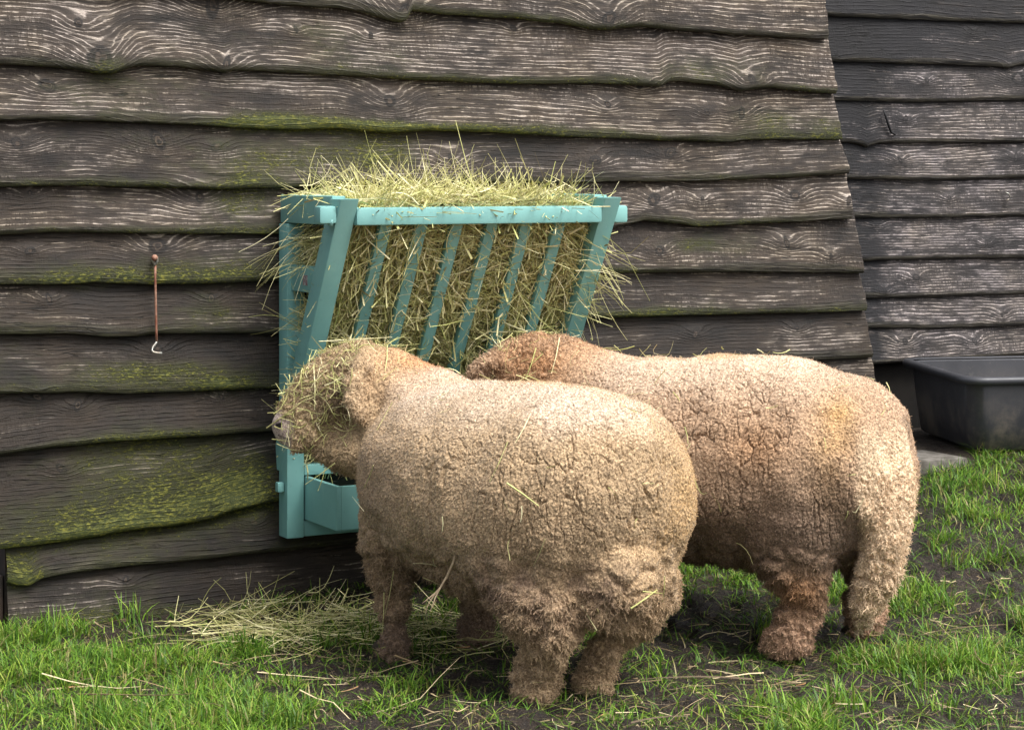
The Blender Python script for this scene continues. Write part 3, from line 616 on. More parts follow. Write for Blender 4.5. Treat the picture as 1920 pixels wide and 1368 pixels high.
def make_sheep(parts, colour, loc, yaw, label, crack_dir, curly, bare, hair_n, seed, lumps):
    me = fuse(parts, 0.0092, 11, 2)
    V, N = get_vn(me)
    bm_ = bare(V)                                    # 1 on bare skin
    wl = 1 - bm_
    cl = curly(V)                                    # 1 where the fleece is in coarse curls
    V = V + N * (wl * 0.011 * fbm(V * 11, 2, seed))[:, None]
    V = V + N * (lumps(V) * wl)[:, None]
    wv = V + 0.012 * np.stack([fbm(V * 30, 2, seed + 1), fbm(V * 30, 2, seed + 2), fbm(V * 30, 2, seed + 3)], 1)
    wc = V + 0.010 * np.stack([fbm(V * 26, 3, seed + 61), fbm(V * 26, 3, seed + 62), 0 * V[:, 0]], 1)
    # cracks where the fleece parts, running down the flank
    f1, f2 = worley(wc * np.array([42, 42, 7.5]), seed + 5)
    rear = crack_dir(V) * sstep(-.45, .25, fbm(V * 7, 2, seed + 50) + 0.15)
    crk = (1 - sstep(0.010, 0.080, f2 - f1)) * rear * sstep(-.25, .15, fbm(V * np.array([34, 34, 20.0]), 2, seed + 52) + .06)
    f1d, f2d = worley(wv * np.array([75, 75, 60.0]), seed + 6)
    crk2 = (1 - sstep(0.02, 0.16, f2d - f1d)) * (0.16 + 0.12 * rear) * sstep(-.2, .4, fbm(V * 16, 2, seed + 51))
    f1b, f2b = worley(wv * np.array([130, 130, 105.0]), seed + 8)
    lock = sstep(0.0, 0.6, f2b - f1b)
    f1c, f2c = worley(wv * np.array([62, 62, 48.0]), seed + 12)
    curl = sstep(0.0, 0.55, f2c - f1c)
    crk = np.maximum(crk, crk2)
    disp = wl * (0.0026 * lock * (1 - cl) + 0.0085 * curl * cl + 0.002 * lock * cl - 0.0085 * crk * (1 - cl * .6) + 0.0012 * vnoise(V * 230, seed + 30))
    V2 = V + N * disp[:, None]
    me.vertices.foreach_set('co', V2.astype(np.float32).ravel()); me.update()
    cidb = worley(V2 * 150, seed + 40, True)[3]
    colr = colour(V, N) * (0.74 + 0.38 * cidb[:, None])
    c4 = np.concatenate([colr, np.ones((len(V), 1))], 1)
    at = me.attributes.new('wool', 'FLOAT_COLOR', 'POINT'); at.data.foreach_set('color', c4.astype(np.float32).ravel())
    me.polygons.foreach_set('use_smooth', np.full(len(me.polygons), True))
    root = empty("sheep", loc, yaw); tag(root, label, "sheep")
    body = link("body", me, M_WOOL, root)
    # fleece fibres: short curled locks rooted all over the body
    r = np.random.default_rng(seed)
    V2, N2 = get_vn(me)
    nf = len(me.polygons); vi = np.empty(nf * 4, np.int32)
    li = np.empty(len(me.loops), np.int32); me.loops.foreach_get('vertex_index', li)
    Fq = li.reshape(-1, 4) if len(li) == nf * 4 else None
    A_, B_, C_, D_ = (V2[Fq[:, i]] for i in range(4))
    ar = np.linalg.norm(np.cross(C_ - A_, D_ - B_), axis=1) * (wl[Fq[:, 0]] > 0.5)
    ar = ar * (1 - 0.8 * crk[Fq[:, 0]])
    pk = r.choice(nf, hair_n, p=ar / ar.sum()); a, b2 = r.random((hair_n, 1)), r.random((hair_n, 1))
    Pp = (A_[pk] * (1 - a) + B_[pk] * a) * (1 - b2) + (D_[pk] * (1 - a) + C_[pk] * a) * b2
    Nn = N2[Fq[pk, 0]]; cc = cl[Fq[pk, 0]]
    _, _, q, cid = worley(Pp * 150, seed + 40, True); q = q / 150
    Lh = (0.0035 + 0.0040 * r.random(hair_n)) * (1 + 0.7 * cc)
    low = sstep(.34, .22, Pp[:, 2]) * sstep(.07, .14, Pp[:, 2]) * sstep(-.25, .3, fbm(Pp * 13, 2, seed + 71) + .05); Lh = Lh * (1 + 0.55 * low)
    down = np.array([0, 0, -1.0]); tang = down - Nn * (Nn @ down)[:, None]
    rv = np.stack([vnoise(q * 300 + 7, 1), vnoise(q * 300 + 3, 2), vnoise(q * 300 + 5, 3)], 1)
    dirv = Nn * (0.60 - .25 * low)[:, None] + tang * (0.45 + .25 * low)[:, None] + rv * 0.75 + r.normal(0, 0.22, (hair_n, 3))
    stray = r.random(hair_n) < 0.025; dirv[stray] += r.normal(0, 0.7, (stray.sum(), 3)); Lh[stray] *= 2.2
    dirv /= np.linalg.norm(dirv, axis=1, keepdims=True)
    e1 = np.cross(dirv, r.normal(size=(hair_n, 3))); e1 /= np.linalg.norm(e1, axis=1, keepdims=True); e2 = np.cross(dirv, e1)
    K = 6; ph = cid * 6.28 + r.normal(0, .5, hair_n); pts = []
    for i in range(K):
        u = i / (K - 1); th = ph + u * 6.5
        amp = (0.0014 * (0.5 + cc)) * min(1, u * 2)
        pts.append(Pp - Nn * 0.002 + dirv * (Lh * u)[:, None] + (q - Pp) * (0.45 * u * (1 - stray))[:, None] * np.array([1, 1, 1.0]) + (np.cos(th) * amp)[:, None] * e1 + (np.sin(th) * amp)[:, None] * e2)
    pts = np.stack(pts, 1)
    hcu = bpy.data.hair_curves.new("fleece"); hcu.add_curves([K] * hair_n)
    hcu.position_data.foreach_set('vector', pts.astype(np.float32).ravel())
    ra = hcu.attributes.get('radius') or hcu.attributes.new('radius', 'FLOAT', 'POINT')
    rad = np.broadcast_to((0.00056 * np.array([1, 1, .95, .85, .7, .45]))[None], (hair_n, K)) * (0.8 + 0.5 * cc[:, None])
    ra.data.foreach_set('value', np.ascontiguousarray(rad, np.float32).ravel())
    hcol = colour(Pp, Nn) * (0.70 + 0.40 * cid[:, None] + 0.34 * r.random((hair_n, 1)))
    ca = hcu.attributes.new('wool', 'FLOAT_COLOR', 'CURVE'); ca.data.foreach_set('color', np.concatenate([hcol, np.ones((hair_n, 1))], 1).astype(np.float32).ravel())
    fo = bpy.data.objects.new("fleece", hcu); col.objects.link(fo); hcu.materials.append(M_WOOL); fo.parent = root
    return root, V2, N2

# --- near sheep: facing away to the left, head turned left beside the rack
near_parts = [
 loft([(-.475,.0,.425,.06,.06),(-.45,0,.43,.165,.165),(-.39,0,.435,.238,.230),(-.28,0,.432,.292,.262),(-.12,0,.428,.312,.268),(.04,0,.430,.302,.262),(.17,0,.438,.279,.245),(.28,.005,.448,.258,.222),(.35,.015,.45,.225,.208),(.40,.025,.455,.175,.175),(.43,.03,.46,.10,.11)], 28),
 loft([(.20,.0,.50,.17,.17),(.31,.0,.53,.165,.165),(.40,.02,.575,.145,.15),(.475,.055,.625,.125,.135),(.515,.09,.64,.10,.115),(.53,.11,.645,.06,.07)], 24),        # neck
 loft([(.480,.030,.665,.05,.06),(.49,.06,.662,.10,.108),(.515,.12,.635,.108,.112),(.54,.175,.61,.090,.094),(.56,.215,.580,.066,.070),(.575,.245,.557,.050,.054),(.588,.272,.538,.041,.043),(.595,.288,.530,.025,.029)], 22),  # head
 loft([(.30,.12,.38,.095,.11),(.315,.135,.28,.078,.085),(.318,.138,.21,.058,.062),(.308,.133,.15,.038,.040),(.302,.129,.10,.030,.033),(.298,.127,.06,.029,.031),(.302,.127,.025,.034,.038),(.306,.127,-.008,.030,.036)], 16),   # left foreleg
 loft([(.28,-.12,.36,.09,.10),(.285,-.122,.24,.062,.066),(.283,-.120,.16,.044,.046),(.28,-.118,.09,.037,.040),(.278,-.117,.045,.042,.044),(.28,-.117,-.008,.036,.040)], 16),
 loft([(-.24,.10,.40,.14,.16),(-.265,.135,.31,.115,.130),(-.285,.150,.23,.108,.118),(-.300,.150,.175,.092,.094),(-.302,.146,.132,.068,.070),(-.283,.142,.112,.043,.048),(-.262,.140,.085,.054,.056),(-.250,.137,.045,.058,.060),(-.245,.137,.012,.052,.054),(-.245,.137,-.008,.044,.046)], 18),   # left hind leg
 loft([(-.26,-.12,.40,.13,.15),(-.30,-.115,.31,.115,.13),(-.335,-.10,.23,.098,.112),(-.345,-.075,.17,.074,.082),(-.325,-.052,.125,.043,.047),(-.302,-.034,.08,.038,.040),(-.285,-.022,.04,.042,.044),(-.278,-.018,.012,.044,.047),(-.276,-.018,-.008,.038,.042)], 18),
 loft([(-.38,.02,.34,.12,.10),(-.385,.03,.25,.12,.10),(-.375,.045,.19,.09,.07),(-.365,.05,.150,.04,.03)], 16),   # breech wool
 loft([(.435,.115,.728,.022,.020),(.408,.160,.706,.038,.026),(.394,.182,.668,.042,.028),(.386,.186,.630,.036,.026),(.382,.180,.595,.026,.020),(.380,.176,.570,.012,.010)], 14),    # hanging ear
 loft([(.415,.085,.49,.085,.095),(.465,.135,.498,.076,.074),(.502,.175,.503,.058,.050),(.53,.205,.510,.034,.030),(.54,.22,.512,.012,.012)], 14),   # woolly throat
 loft([(.525,.225,.545,.05,.045),(.548,.262,.512,.028,.024),(.556,.278,.506,.016,.015)], 12),   # lower jaw
]
def near_col(V, N):
    base = np.array([0.435, 0.315, 0.190]); cream = np.array([0.60, 0.49, 0.39]); brown = np.array([0.215, 0.145, 0.085]); rust = np.array([0.45, 0.22, 0.09]); muddy = np.array([0.16, 0.105, 0.075]); gold = np.array([0.50, 0.32, 0.14])
    n = fbm(V * 9, 3, 77); n2 = fbm(V * 28, 3, 78)
    c = np.broadcast_to(base, V.shape).copy()
    def lay(c, f, k): f = np.clip(f, 0, 1)[:, None]; return c * (1 - f) + k * f
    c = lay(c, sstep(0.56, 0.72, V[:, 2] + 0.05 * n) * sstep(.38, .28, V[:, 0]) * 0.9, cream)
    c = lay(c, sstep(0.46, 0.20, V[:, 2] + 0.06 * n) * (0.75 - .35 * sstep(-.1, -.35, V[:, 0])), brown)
    c = lay(c, 0.65 * g3(V, (.22, .25, .42), (.14, .15, .16)) + .30 * n2, np.array([0.30, 0.215, 0.145]))
    c = lay(c, 0.9 * g3(V, (.38, -.02, .70), (.13, .12, .10)) * (0.8 + n), rust)
    c = lay(c, 0.8 * g3(V, (-.10, -.03, .70), (.20, .06, .05)) * (0.7 + 1.2 * n2), gold)
    c = lay(c, 0.75 * g3(V, (-.42, -.14, .42), (.12, .14, .18)) * (.8 + n), gold)
    c = lay(c, 0.5 * g3(V, (-.30, .16, .22), (.10, .10, .07)) * (0.8 + 1.5 * n2), muddy * 1.4)
    c = lay(c, 0.9 * g3(V, (-.25, .22, .27), (.09, .09, .06)) * (.7 + 1.4 * n2), muddy * 1.2)
    c = lay(c, 0.8 * g3(V, (-.43, .10, .27), (.07, .10, .05)) * (.6 + 1.4 * n2), muddy * 1.1)
    c = lay(c, sstep(0.20, 0.10, V[:, 2]) * (0.55 + 0.5 * n2), np.array([0.47, 0.34, 0.205]))
    c = lay(c, sstep(0.16, 0.05, V[:, 2]) * (V[:, 0] > 0.1) * 0.8, muddy)
    c = lay(c, sstep(.43, .50, V[:, 0] + .5 * V[:, 1] - .02) * sstep(.50, .55, V[:, 2]) * (0.55 + 0.8 * n2), np.array([0.34, 0.255, 0.145]))
    c = lay(c, .85 * g3(V, (.388, .205, .64), (.03, .035, .07)), np.array([0.52, 0.38, 0.24]))
    c = lay(c, .7 * g3(V, (.45, .20, .64), (.03, .05, .08)), np.array([0.16, 0.11, 0.07]))  # shadow in front of the ear, put into the wool colour
    c = lay(c, .7 * g3(V, (.49, .18, .48), (.08, .08, .05)) * (.7 + 1.2 * n2), np.array([0.20, 0.15, 0.075]))
    c = lay(c, near_bare(V), np.array([0.42, 0.33, 0.285]) * (1 + .25 * fbm(V * 90, 3, 12))[:, None])
    return c
MZ = np.array([.592, .285, .532])
def near_bare(V): return sstep(0.072, 0.050, np.linalg.norm(V - MZ, axis=1) + .014 * fbm(V * 60, 2, 19))
def near_curly(V): return np.clip(0.9 * sstep(0.30, 0.22, V[:, 2])  + sstep(.47, .52, V[:, 0] + .25 * V[:, 1]) * 0.8 + g3(V, (.41, .17, .65), (.05, .05, .07)), 0, 1)
def near_crack(V): return sstep(0.25, -0.15, V[:, 0]) * sstep(0.30, 0.42, V[:, 2]) * sstep(0.70, 0.60, V[:, 2])
def near_lump(V):
    return 0.018 * g3(V, (-.20, .25, .27), (.10, .08, .05)) - 0.022 * g3(V, (-.05, .27, .275), (.10, .1, .022)) - .030 * g3(V, (.432, .19, .665), (.014, .04, .07)) - .016 * g3(V, (.350, .16, .64), (.012, .04, .07)) - .02 * g3(V, (-.29, .06, .15), (.1, .03, .06)) + 0.020 * fbm(V * np.array([15, 15, 26.0]), 3, 91) * sstep(.46, .16, V[:, 2]) - 0.013 * (1 - sstep(.02, .30, np.subtract(*worley(V * np.array([11, 11, 19.0]) + .25 * np.stack([fbm(V * 14, 2, 3), fbm(V * 14, 2, 4), fbm(V * 14, 2, 5)], 1), 93)[::-1]))) * sstep(.42, .20, V[:, 2]) * sstep(.03, .08, V[:, 2])
NEAR_LOC, NEAR_YAW = (0.0, 5.28, 0.0), math.atan2(.77, -.64)
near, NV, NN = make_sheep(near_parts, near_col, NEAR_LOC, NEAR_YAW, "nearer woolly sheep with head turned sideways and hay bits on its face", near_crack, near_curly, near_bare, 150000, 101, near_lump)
def lb(name, c, r, m, parent):
    V, F = ball(c, r, 10); me = bpy.data.meshes.new(name); me.from_pydata([tuple(v) for v in V], [], F); me.update(); me.polygons.foreach_set('use_smooth', np.full(len(me.polygons), True)); return link(name, me, m, parent)
M_NOSE = simple("dark_nostril", (0.010, 0.008, 0.008), 0.75, .2, c2=(0.02, 0.015, 0.014), sc=90)
lb("eye", (.478, .215, .640), (.009, .009, .008), M_EYE, near)

def nl(x, y, d):
    w_ = P(x, y, d) - np.array(NEAR_LOC); c_, s_ = math.cos(NEAR_YAW), math.sin(NEAR_YAW); return (w_[0] * c_ + w_[1] * s_, -w_[0] * s_ + w_[1] * c_, w_[2])
M_LOCK = simple("loose_lock_wool", (0.46, 0.36, 0.24), 0.9, .1, c2=(0.34, 0.25, 0.16), sc=120, bmp=.6)
mainp = [(868, 950, 4.992), (866, 975, 4.985), (862, 1000, 4.98), (856, 1030, 4.985), (849, 1055, 4.99), (838, 1080, 5.0), (826, 1100, 5.0)]
vf = [tube_mesh([nl(*p) for p in mainp], [.0008, .0018, .0022, .0024, .0024, .0026, .0022], 6)]
for tail_ in ([(812, 1118, 5.0), (803, 1132, 5.0), (797, 1150, 5.0)], [(815, 1112, 5.005), (802, 1122, 5.0), (792, 1130, 5.0)], [(816, 1120, 4.995), (811, 1135, 4.99), (806, 1146, 4.99)]):
    vf.append(tube_mesh([nl(838, 1080, 5.0), nl(826, 1100, 5.0)] + [nl(*p) for p in tail_], [.0012, .0020, .0018, .0013, .0006], 6))
lv, lf = [], []
for v_, f_ in vf: o_ = len(lv); lv += [tuple(x) for x in v_]; lf += [tuple(i + o_ for i in q_) for q_ in f_]
me = bpy.data.meshes.new("loose_lock"); me.from_pydata(lv, [], lf); me.update(); link("loose_lock", me, M_LOCK, near)

M_HOOF = simple("muddy_hoof", (0.030, 0.022, 0.017), 0.6, .35, c2=(0.06, 0.045, 0.032), sc=80, bmp=.5)
def hooves(feet, root):
    for fx, fy, yw in feet:
        c_, s_ = math.cos(yw), math.sin(yw)
        for sgn in (-1, 1):
            V_, F_ = loft([(-.022, sgn * .014, .018, .012, .016), (.0, sgn * .0155, .018, .0145, .018), (.022, sgn * .0155, .015, .0135, .015), (.040, sgn * .012, .009, .009, .008), (.047, sgn * .009, .006, .004, .004)], 10)
            me = bpy.data.meshes.new("hoof"); me.from_pydata([(fx + x * c_ - y * s_, fy + x * s_ + y * c_, z + .003) for x, y, z in V_], [], F_); me.update()
            me.polygons.foreach_set('use_smooth', np.full(len(me.polygons), True)); link("hoof", me, M_HOOF, root)
hooves([(.325, .127, .15), (.30, -.117, 0), (-.222, .137, .2), (-.252, -.018, .1)], near)

# --- far sheep: side on, head in the rack, long woolly tail
far_parts = [
 loft([(-.49,0,.53,.06,.07),(-.465,0,.535,.165,.15),(-.40,0,.490,.225,.222),(-.28,0,.45,.265,.272),(-.10,0,.445,.28,.275),(.08,0,.445,.27,.268),(.22,0,.455,.245,.255),(.32,0,.475,.20,.225),(.40,0,.49,.14,.17)], 28),
 loft([(.20,-.01,.52,.17,.18),(.32,-.02,.555,.155,.165),(.41,-.02,.59,.14,.15),(.50,-.015,.63,.125,.13),(.56,-.0,.645,.09,.10)], 24),
 loft([(.45,-.01,.65,.07,.07),(.49,-.01,.652,.108,.112),(.55,.0,.635,.112,.112),(.61,.015,.60,.095,.098),(.66,.03,.565,.07,.075),(.70,.04,.535,.05,.055),(.73,.045,.51,.03,.035)], 22),
 loft([(.28,.12,.36,.09,.1),(.285,.12,.2,.06,.065),(.28,.115,.1,.046,.05),(.28,.115,-.008,.045,.048)], 16),
 loft([(.28,-.12,.36,.09,.1),(.285,-.12,.2,.06,.065),(.28,-.115,.1,.046,.05),(.28,-.115,-.008,.045,.048)], 16),
 loft([(-.25,.12,.42,.13,.18),(-.255,.145,.32,.115,.155),(-.262,.155,.23,.085,.112),(-.290,.152,.165,.054,.062),(-.280,.150,.125,.044,.050),(-.258,.149,.08,.048,.056),(-.245,.149,.03,.050,.060),(-.245,.149,-.008,.044,.052)], 18),
 loft([(-.30,-.10,.42,.12,.16),(-.33,-.12,.30,.10,.12),(-.36,-.13,.2,.062,.070),(-.365,-.13,.12,.044,.048),(-.355,-.13,-.008,.042,.045)], 16),
 loft([(-.40,0,.63,.06,.05),(-.440,.012,.60,.060,.05),(-.468,.035,.54,.060,.048),(-.486,.054,.45,.064,.050),(-.484,.066,.36,.072,.052),(-.468,.076,.27,.077,.054),(-.445,.078,.19,.068,.048),(-.422,.074,.12,.048,.036),(-.408,.070,.07,.028,.022),(-.400,.068,.042,.010,.010)], 18),   # tail
 loft([(.57,.095,.700,.022,.02),(.60,.125,.690,.038,.022),(.625,.14,.665,.040,.022),(.635,.14,.635,.030,.018),(.635,.135,.61,.012,.012)], 12),
]
def far_bare(V): return 0 * V[:, 0]
def far_col(V, N):
    base = np.array([0.415, 0.285, 0.185]); cream = np.array([0.58, 0.45, 0.335]); brown = np.array([0.19, 0.125, 0.080]); rust = np.array([0.40, 0.205, 0.085]); gold = np.array([0.52, 0.31, 0.10])
    n = fbm(V * 9, 3, 57); n2 = fbm(V * 28, 3, 58)
    c = np.broadcast_to(base, V.shape).copy()
    def lay(c, f, k): f = np.clip(f, 0, 1)[:, None]; return c * (1 - f) + k * f
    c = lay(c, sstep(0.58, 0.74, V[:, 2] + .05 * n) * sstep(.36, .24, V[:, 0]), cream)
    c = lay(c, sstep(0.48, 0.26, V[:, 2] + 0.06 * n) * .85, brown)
    c = lay(c, 0.55 * g3(V, (-.30, .22, .36), (.14, .15, .10)) * (.9 + n), np.array([0.17, 0.12, 0.09]))
    c = lay(c, 0.75 * g3(V, (-.38, .18, .56), (.045, .15, .12)) * (.9 + n), gold)
    c = lay(c, 0.45 * g3(V, (-.20, .26, .52), (.08, .15, .06)), rust)
    c = lay(c, 0.85 * g3(V, (.46, .0, .68), (.14, .16, .12)) * (.8 + n), rust)
    c = lay(c, 0.6 * g3(V, (.05, -.02, .72), (.16, .07, .05)) * (.7 + 1.2 * n2), gold * .9)
    c = lay(c, 0.7 * g3(V, (-.40, .12, .38), (.05, .06, .12)), np.array([0.15, 0.10, 0.07]))  # crease between thigh and tail, its shade laid into the wool colour
    tl_ = -.448 + .062 * sstep(.36, .10, V[:, 2]); tail = sstep(tl_ + .022, tl_ - .004, V[:, 0]) * sstep(.60, .5, V[:, 2]) * (V[:, 1] > -.03)
    c = lay(c, tail, np.array([0.66, 0.50, 0.335]) * (1 + .15 * n2[:, None]))
    c = lay(c, sstep(.13, .05, V[:, 2]) * tail * .6, np.array([0.34, 0.26, 0.17]))
    c = lay(c, sstep(0.16, 0.06, V[:, 2]) * (1 - tail) * .9, np.array([0.40, 0.255, 0.165]))
    c = lay(c, 0.6 * g3(V, (-.29, .2, .16), (.06, .08, .05)), np.array([0.40, 0.20, 0.08]))
    c = lay(c, sstep(.55, .62, V[:, 0]) * .5, np.array([0.25, 0.17, 0.11]))
    return c
def far_curly(V): return np.clip(0.8 * sstep(0.24, 0.17, V[:, 2]) + sstep(.36, .44, V[:, 0]) * .9 + .75 * sstep(-.425, -.455, V[:, 0]) * sstep(.5, .42, V[:, 2]), 0, 1)
def far_crack(V): return sstep(0.42, 0.30, V[:, 0]) * sstep(-.5, -.35, V[:, 0]) * sstep(0.22, 0.34, V[:, 2]) * sstep(0.73, 0.66, V[:, 2])
def far_lump(V): return 0.016 * fbm(V * np.array([15, 15, 24.0]), 3, 61) * sstep(.34, .22, V[:, 2]) - 0.012 * (1 - sstep(.02, .30, np.subtract(*worley(V * np.array([12, 12, 19.0]) + .25 * np.stack([fbm(V * 14, 2, 3), fbm(V * 14, 2, 4), fbm(V * 14, 2, 5)], 1), 95)[::-1]))) * sstep(.30, .22, V[:, 2]) * sstep(.03, .08, V[:, 2]) - .020 * g3(V, (-.425, .115, .42), (.022, .035, .14)) - .015 * g3(V, (-.44, .10, .33), (.02, .04, .08))
FAR_LOC, FAR_YAW = (0.53, 5.70, 0.0), math.atan2(.43, -.9)
FARZ = float(ground_z(.68, 5.5))
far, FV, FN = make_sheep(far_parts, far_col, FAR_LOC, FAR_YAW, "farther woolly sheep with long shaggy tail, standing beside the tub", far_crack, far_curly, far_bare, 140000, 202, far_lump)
lb("ear_hollow", (.612, .158, .672), (.012, .006, .016), simple("ear_inside", (0.10, 0.055, 0.04), 0.8), far)

hooves([(-.222, .149, 0), (-.35, -.13, 0), (.30, .115, 0), (.30, -.115, 0)], far)
# hay wisps caught in the fleece
def wisps(name, V, N, sel, n, loc, yaw, label, seed, lmin=.02, lmax=.09):
    r = np.random.default_rng(seed); wgt = sel(V); wgt = wgt / wgt.sum(); k = r.choice(len(V), n, p=wgt)
    C = V[k] + N[k] * r.uniform(.006, .016, (n, 1)); D = np.cross(N[k], r.normal(size=(n, 3))) + N[k] * r.normal(.05, .2, (n, 1)); D[:, 2] -= r.random(n) * .5
    v, f = strands(C, D, r.uniform(lmin, lmax, n) * r.uniform(.5, 1, n), r.uniform(.0007, .0019, n), seed=seed, bend=.5)
    o = link(name, fast_mesh(name, v, f, False), M_HAY); o.location = loc; o.rotation_euler = (0, 0, yaw); tag(o, label, "hay", kind="stuff"); return o
wisps("hay_wisps", NV, NN, lambda V: (1 - near_bare(V)) * (14 * sstep(.43, .5, V[:, 0] + .3 * V[:, 1]) * sstep(.48, .55, V[:, 2])) + .10 + .3 * sstep(.6, .7, V[:, 2]), 700, NEAR_LOC, NEAR_YAW, "hay wisps stuck in the face wool of the nearer sheep", 71, .02, .10)
wisps("hay_wisps", FV, FN, lambda V: 2.5 * sstep(.35, .45, V[:, 0]) * sstep(.6, .66, V[:, 2]) + .06 + .8 * sstep(.68, .72, V[:, 2]), 150, FAR_LOC, FAR_YAW, "hay wisps scattered on the back of the farther sheep", 72)

def placed(name, V, loc, yaw, segs, label, pad=.005):
    c_, s_ = math.cos(yaw), math.sin(yaw)
    Wd = np.stack([loc[0] + V[:, 0] * c_ - V[:, 1] * s_, loc[1] + V[:, 0] * s_ + V[:, 1] * c_, loc[2] + V[:, 2]], 1)
    px = CX + FPX * Wd[:, 0] / Wd[:, 1]; py = HY - FPX * (Wd[:, 2] - CAM_H) / Wd[:, 1]
    def dep(x, y):
        for rr in (5, 10, 20, 40):
            k = (abs(px - x) < rr) & (abs(py - y) < rr)
            if k.any(): return Wd[k, 1].min() - pad
        return loc[1]
    vf = []; o = 0; VV, FF = [], []
    for x0, y0, x1, y1, rad in segs:
        d0, d1 = dep(x0, y0), dep(x1, y1); dm = min(dep((x0 + x1) / 2, (y0 + y1) / 2), (d0 + d1) / 2)
        v, f = tube_mesh([P(x0, y0, d0), P((x0 + x1) / 2 + 1.5, (y0 + y1) / 2, dm), P(x1, y1, d1)], [rad, rad * .9, rad * .5], 5)
        VV += [tuple(q) for q in v]; FF += [tuple(i + o for i in q) for q in f]; o = len(VV)
    me = bpy.data.meshes.new(name); me.from_pydata(VV, [], FF); me.update(); ob = link(name, me, M_HAY); tag(ob, label, "hay", kind="stuff"); return ob
placed("hay_stalks", NV, NEAR_LOC, NEAR_YAW, [(950,905,1010,948,.0022),(995,775,966,830,.0013),(952,828,918,903,.0011),(1183,1140,1232,1105,.0022),(1205,1108,1242,1112,.0014),(1246,1080,1242,1128,.0014),(978,948,976,978,.0014),(829,968,829,996,.0014),
  (500,802,578,744,.0018),(588,684,590,768,.0016),(578,690,550,706,.0014),(660,690,656,722,.0018),(726,648,722,696,.0013),(745,688,704,718,.0011),(612,704,650,724,.0014),(575,872,577,900,.0018),(628,868,572,908,.0014),(610,876,596,920,.0015),(700,872,682,915,.0012),(598,640,735,632,.0013),(640,632,676,660,.0014),(1022,1010,1000,1060,.0008),(720,1110,716,1190,.0012),(738,1070,722,1150,.0010),(560,735,545,760,.0012),(600,780,580,800,.0012),(618,815,600,840,.0012),(540,720,575,715,.0014)], "pale hay stalks lying across the nearer sheep")
no = placed("nostril", NV, NEAR_LOC, NEAR_YAW, [(518,797,529,793,.0050),(521,799,527,800,.0036)], None, -.001)
mo = placed("mouth", NV, NEAR_LOC, NEAR_YAW, [(521,815,531,820,.0011),(531,820,547,824,.0013),(547,824,560,827,.0009)], None, .001)
for po_ in (no, mo):
    for k_ in ('kind', 'category'): del po_[k_]
    po_.data.materials[0] = M_NOSE; po_.parent = near; po_.matrix_parent_inverse = (Matrix.Translation(Vector(NEAR_LOC)) @ Matrix.Rotation(NEAR_YAW, 4, 'Z')).inverted()
placed("hay_stalks", FV, FAR_LOC, FAR_YAW, [(1005,652,985,712,.0014),(1049,633,1034,700,.0012),(1284,800,1290,832,.0013),(1545,820,1548,842,.0010),(1262,735,1275,752,.0011),(1590,958,1584,974,.0012),(1420,655,1432,662,.0018),(1240,760,1205,790,.0009)], "pale hay stalks lying across the farther sheep")
# ------------------------------------------------------------------ ground, grass, straw
def axis(lo, hi, f0, f1, fine):
    a = np.arange(f0, f1, fine); l = f0 - np.geomspace(fine, f0 - lo, 26)[::-1]; h = f1 + np.geomspace(fine, hi - f1, 26) - fine * .0
    return np.concatenate([l, a, h])
ax, ay = axis(-90, 90, -1.7, 2.7, .010), axis(-20, 120, 4.3, 8.3, .010)
GX, GY = np.meshgrid(ax, ay)
q = np.stack([GX.ravel(), GY.ravel(), GX.ravel() * 0], 1)
def mud_mask(X, Y):
    """1 = bare poached mud, 0 = turf"""
    p = np.stack([X, Y, X * 0], 1)
    n = fbm(p * 3.0, 3, 301) + .45 * fbm(p * 11, 2, 302)
    v = 0.36 + n * 1.35
    def sp(x, y, rx, ry, k):
        d = CAM_H * FPX / (y - HY); X0 = (x - CX) * d / FPX
        return k * np.exp(-(((X - X0) / rx) ** 2 + ((Y - d) / ry) ** 2))
    v = v + sp(560, 1285, .22, .2, .5) + sp(850, 1250, .35, .25, .55) + sp(1200, 1290, .30, .16, .7) + sp(1780, 1110, .16, .35, .7) + sp(1850, 1190, .16, .2, .6) + sp(1780, 1340, .22, .1, .9) + sp(1330, 1190, .2, .4, .8) + sp(900, 1345, .2, .08, .6) + sp(1330, 1360, .25, .05, .8) + sp(1560, 1250, .12, .12, .3)
    v = v - sp(150, 1260, .5, .5, .85) - sp(300, 1350, .5, .15, .5) - sp(1000, 1330, .08, .05, .9) - sp(1640, 1250, .16, .14, .8) - sp(1500, 1330, .2, .1, .7) - sp(1780, 960, .35, .6, 1.5) - sp(1740, 1080, .1, .2, .4) - sp(1130, 1350, .14, .06, .5)
    return v
mm = mud_mask(q[:, 0], q[:, 1])
inb = ((q[:, 0] > -1.8) & (q[:, 0] < 2.8) & (q[:, 1] > 4.2) & (q[:, 1] < 8.4)).astype(float)
GZ = ground_z(q[:, 0], q[:, 1]) + inb * (sstep(-.2, .5, mm) * (.026 * fbm(q * 9, 3, 310) + .030 * fbm(q * 19, 3, 313) * sstep(-.2, .4, fbm(q * 5, 2, 314)) + .016 * fbm(q * 40, 2, 311) - .012 + .014 * (worley(q * 22, 320)[0] - .5)) + .004 * fbm(q * 20, 2, 312))
M_MUD, nt, b = mat("muddy_ground")
tc = nd(nt, "ShaderNodeTexCoord", out='Object')
n1 = noise(nt, tc, 6, 5, .6); n2 = noise(nt, tc, 55, 5, .7); n3 = noise(nt, tc, 220, 3, .6)
c = mix(nt, mr(nt, n1, .35, .65), (0.017, 0.0115, 0.0085), (0.036, 0.025, 0.018)); c = mix(nt, mr(nt, n2, .45, .7), c, (0.011, 0.0085, 0.007))
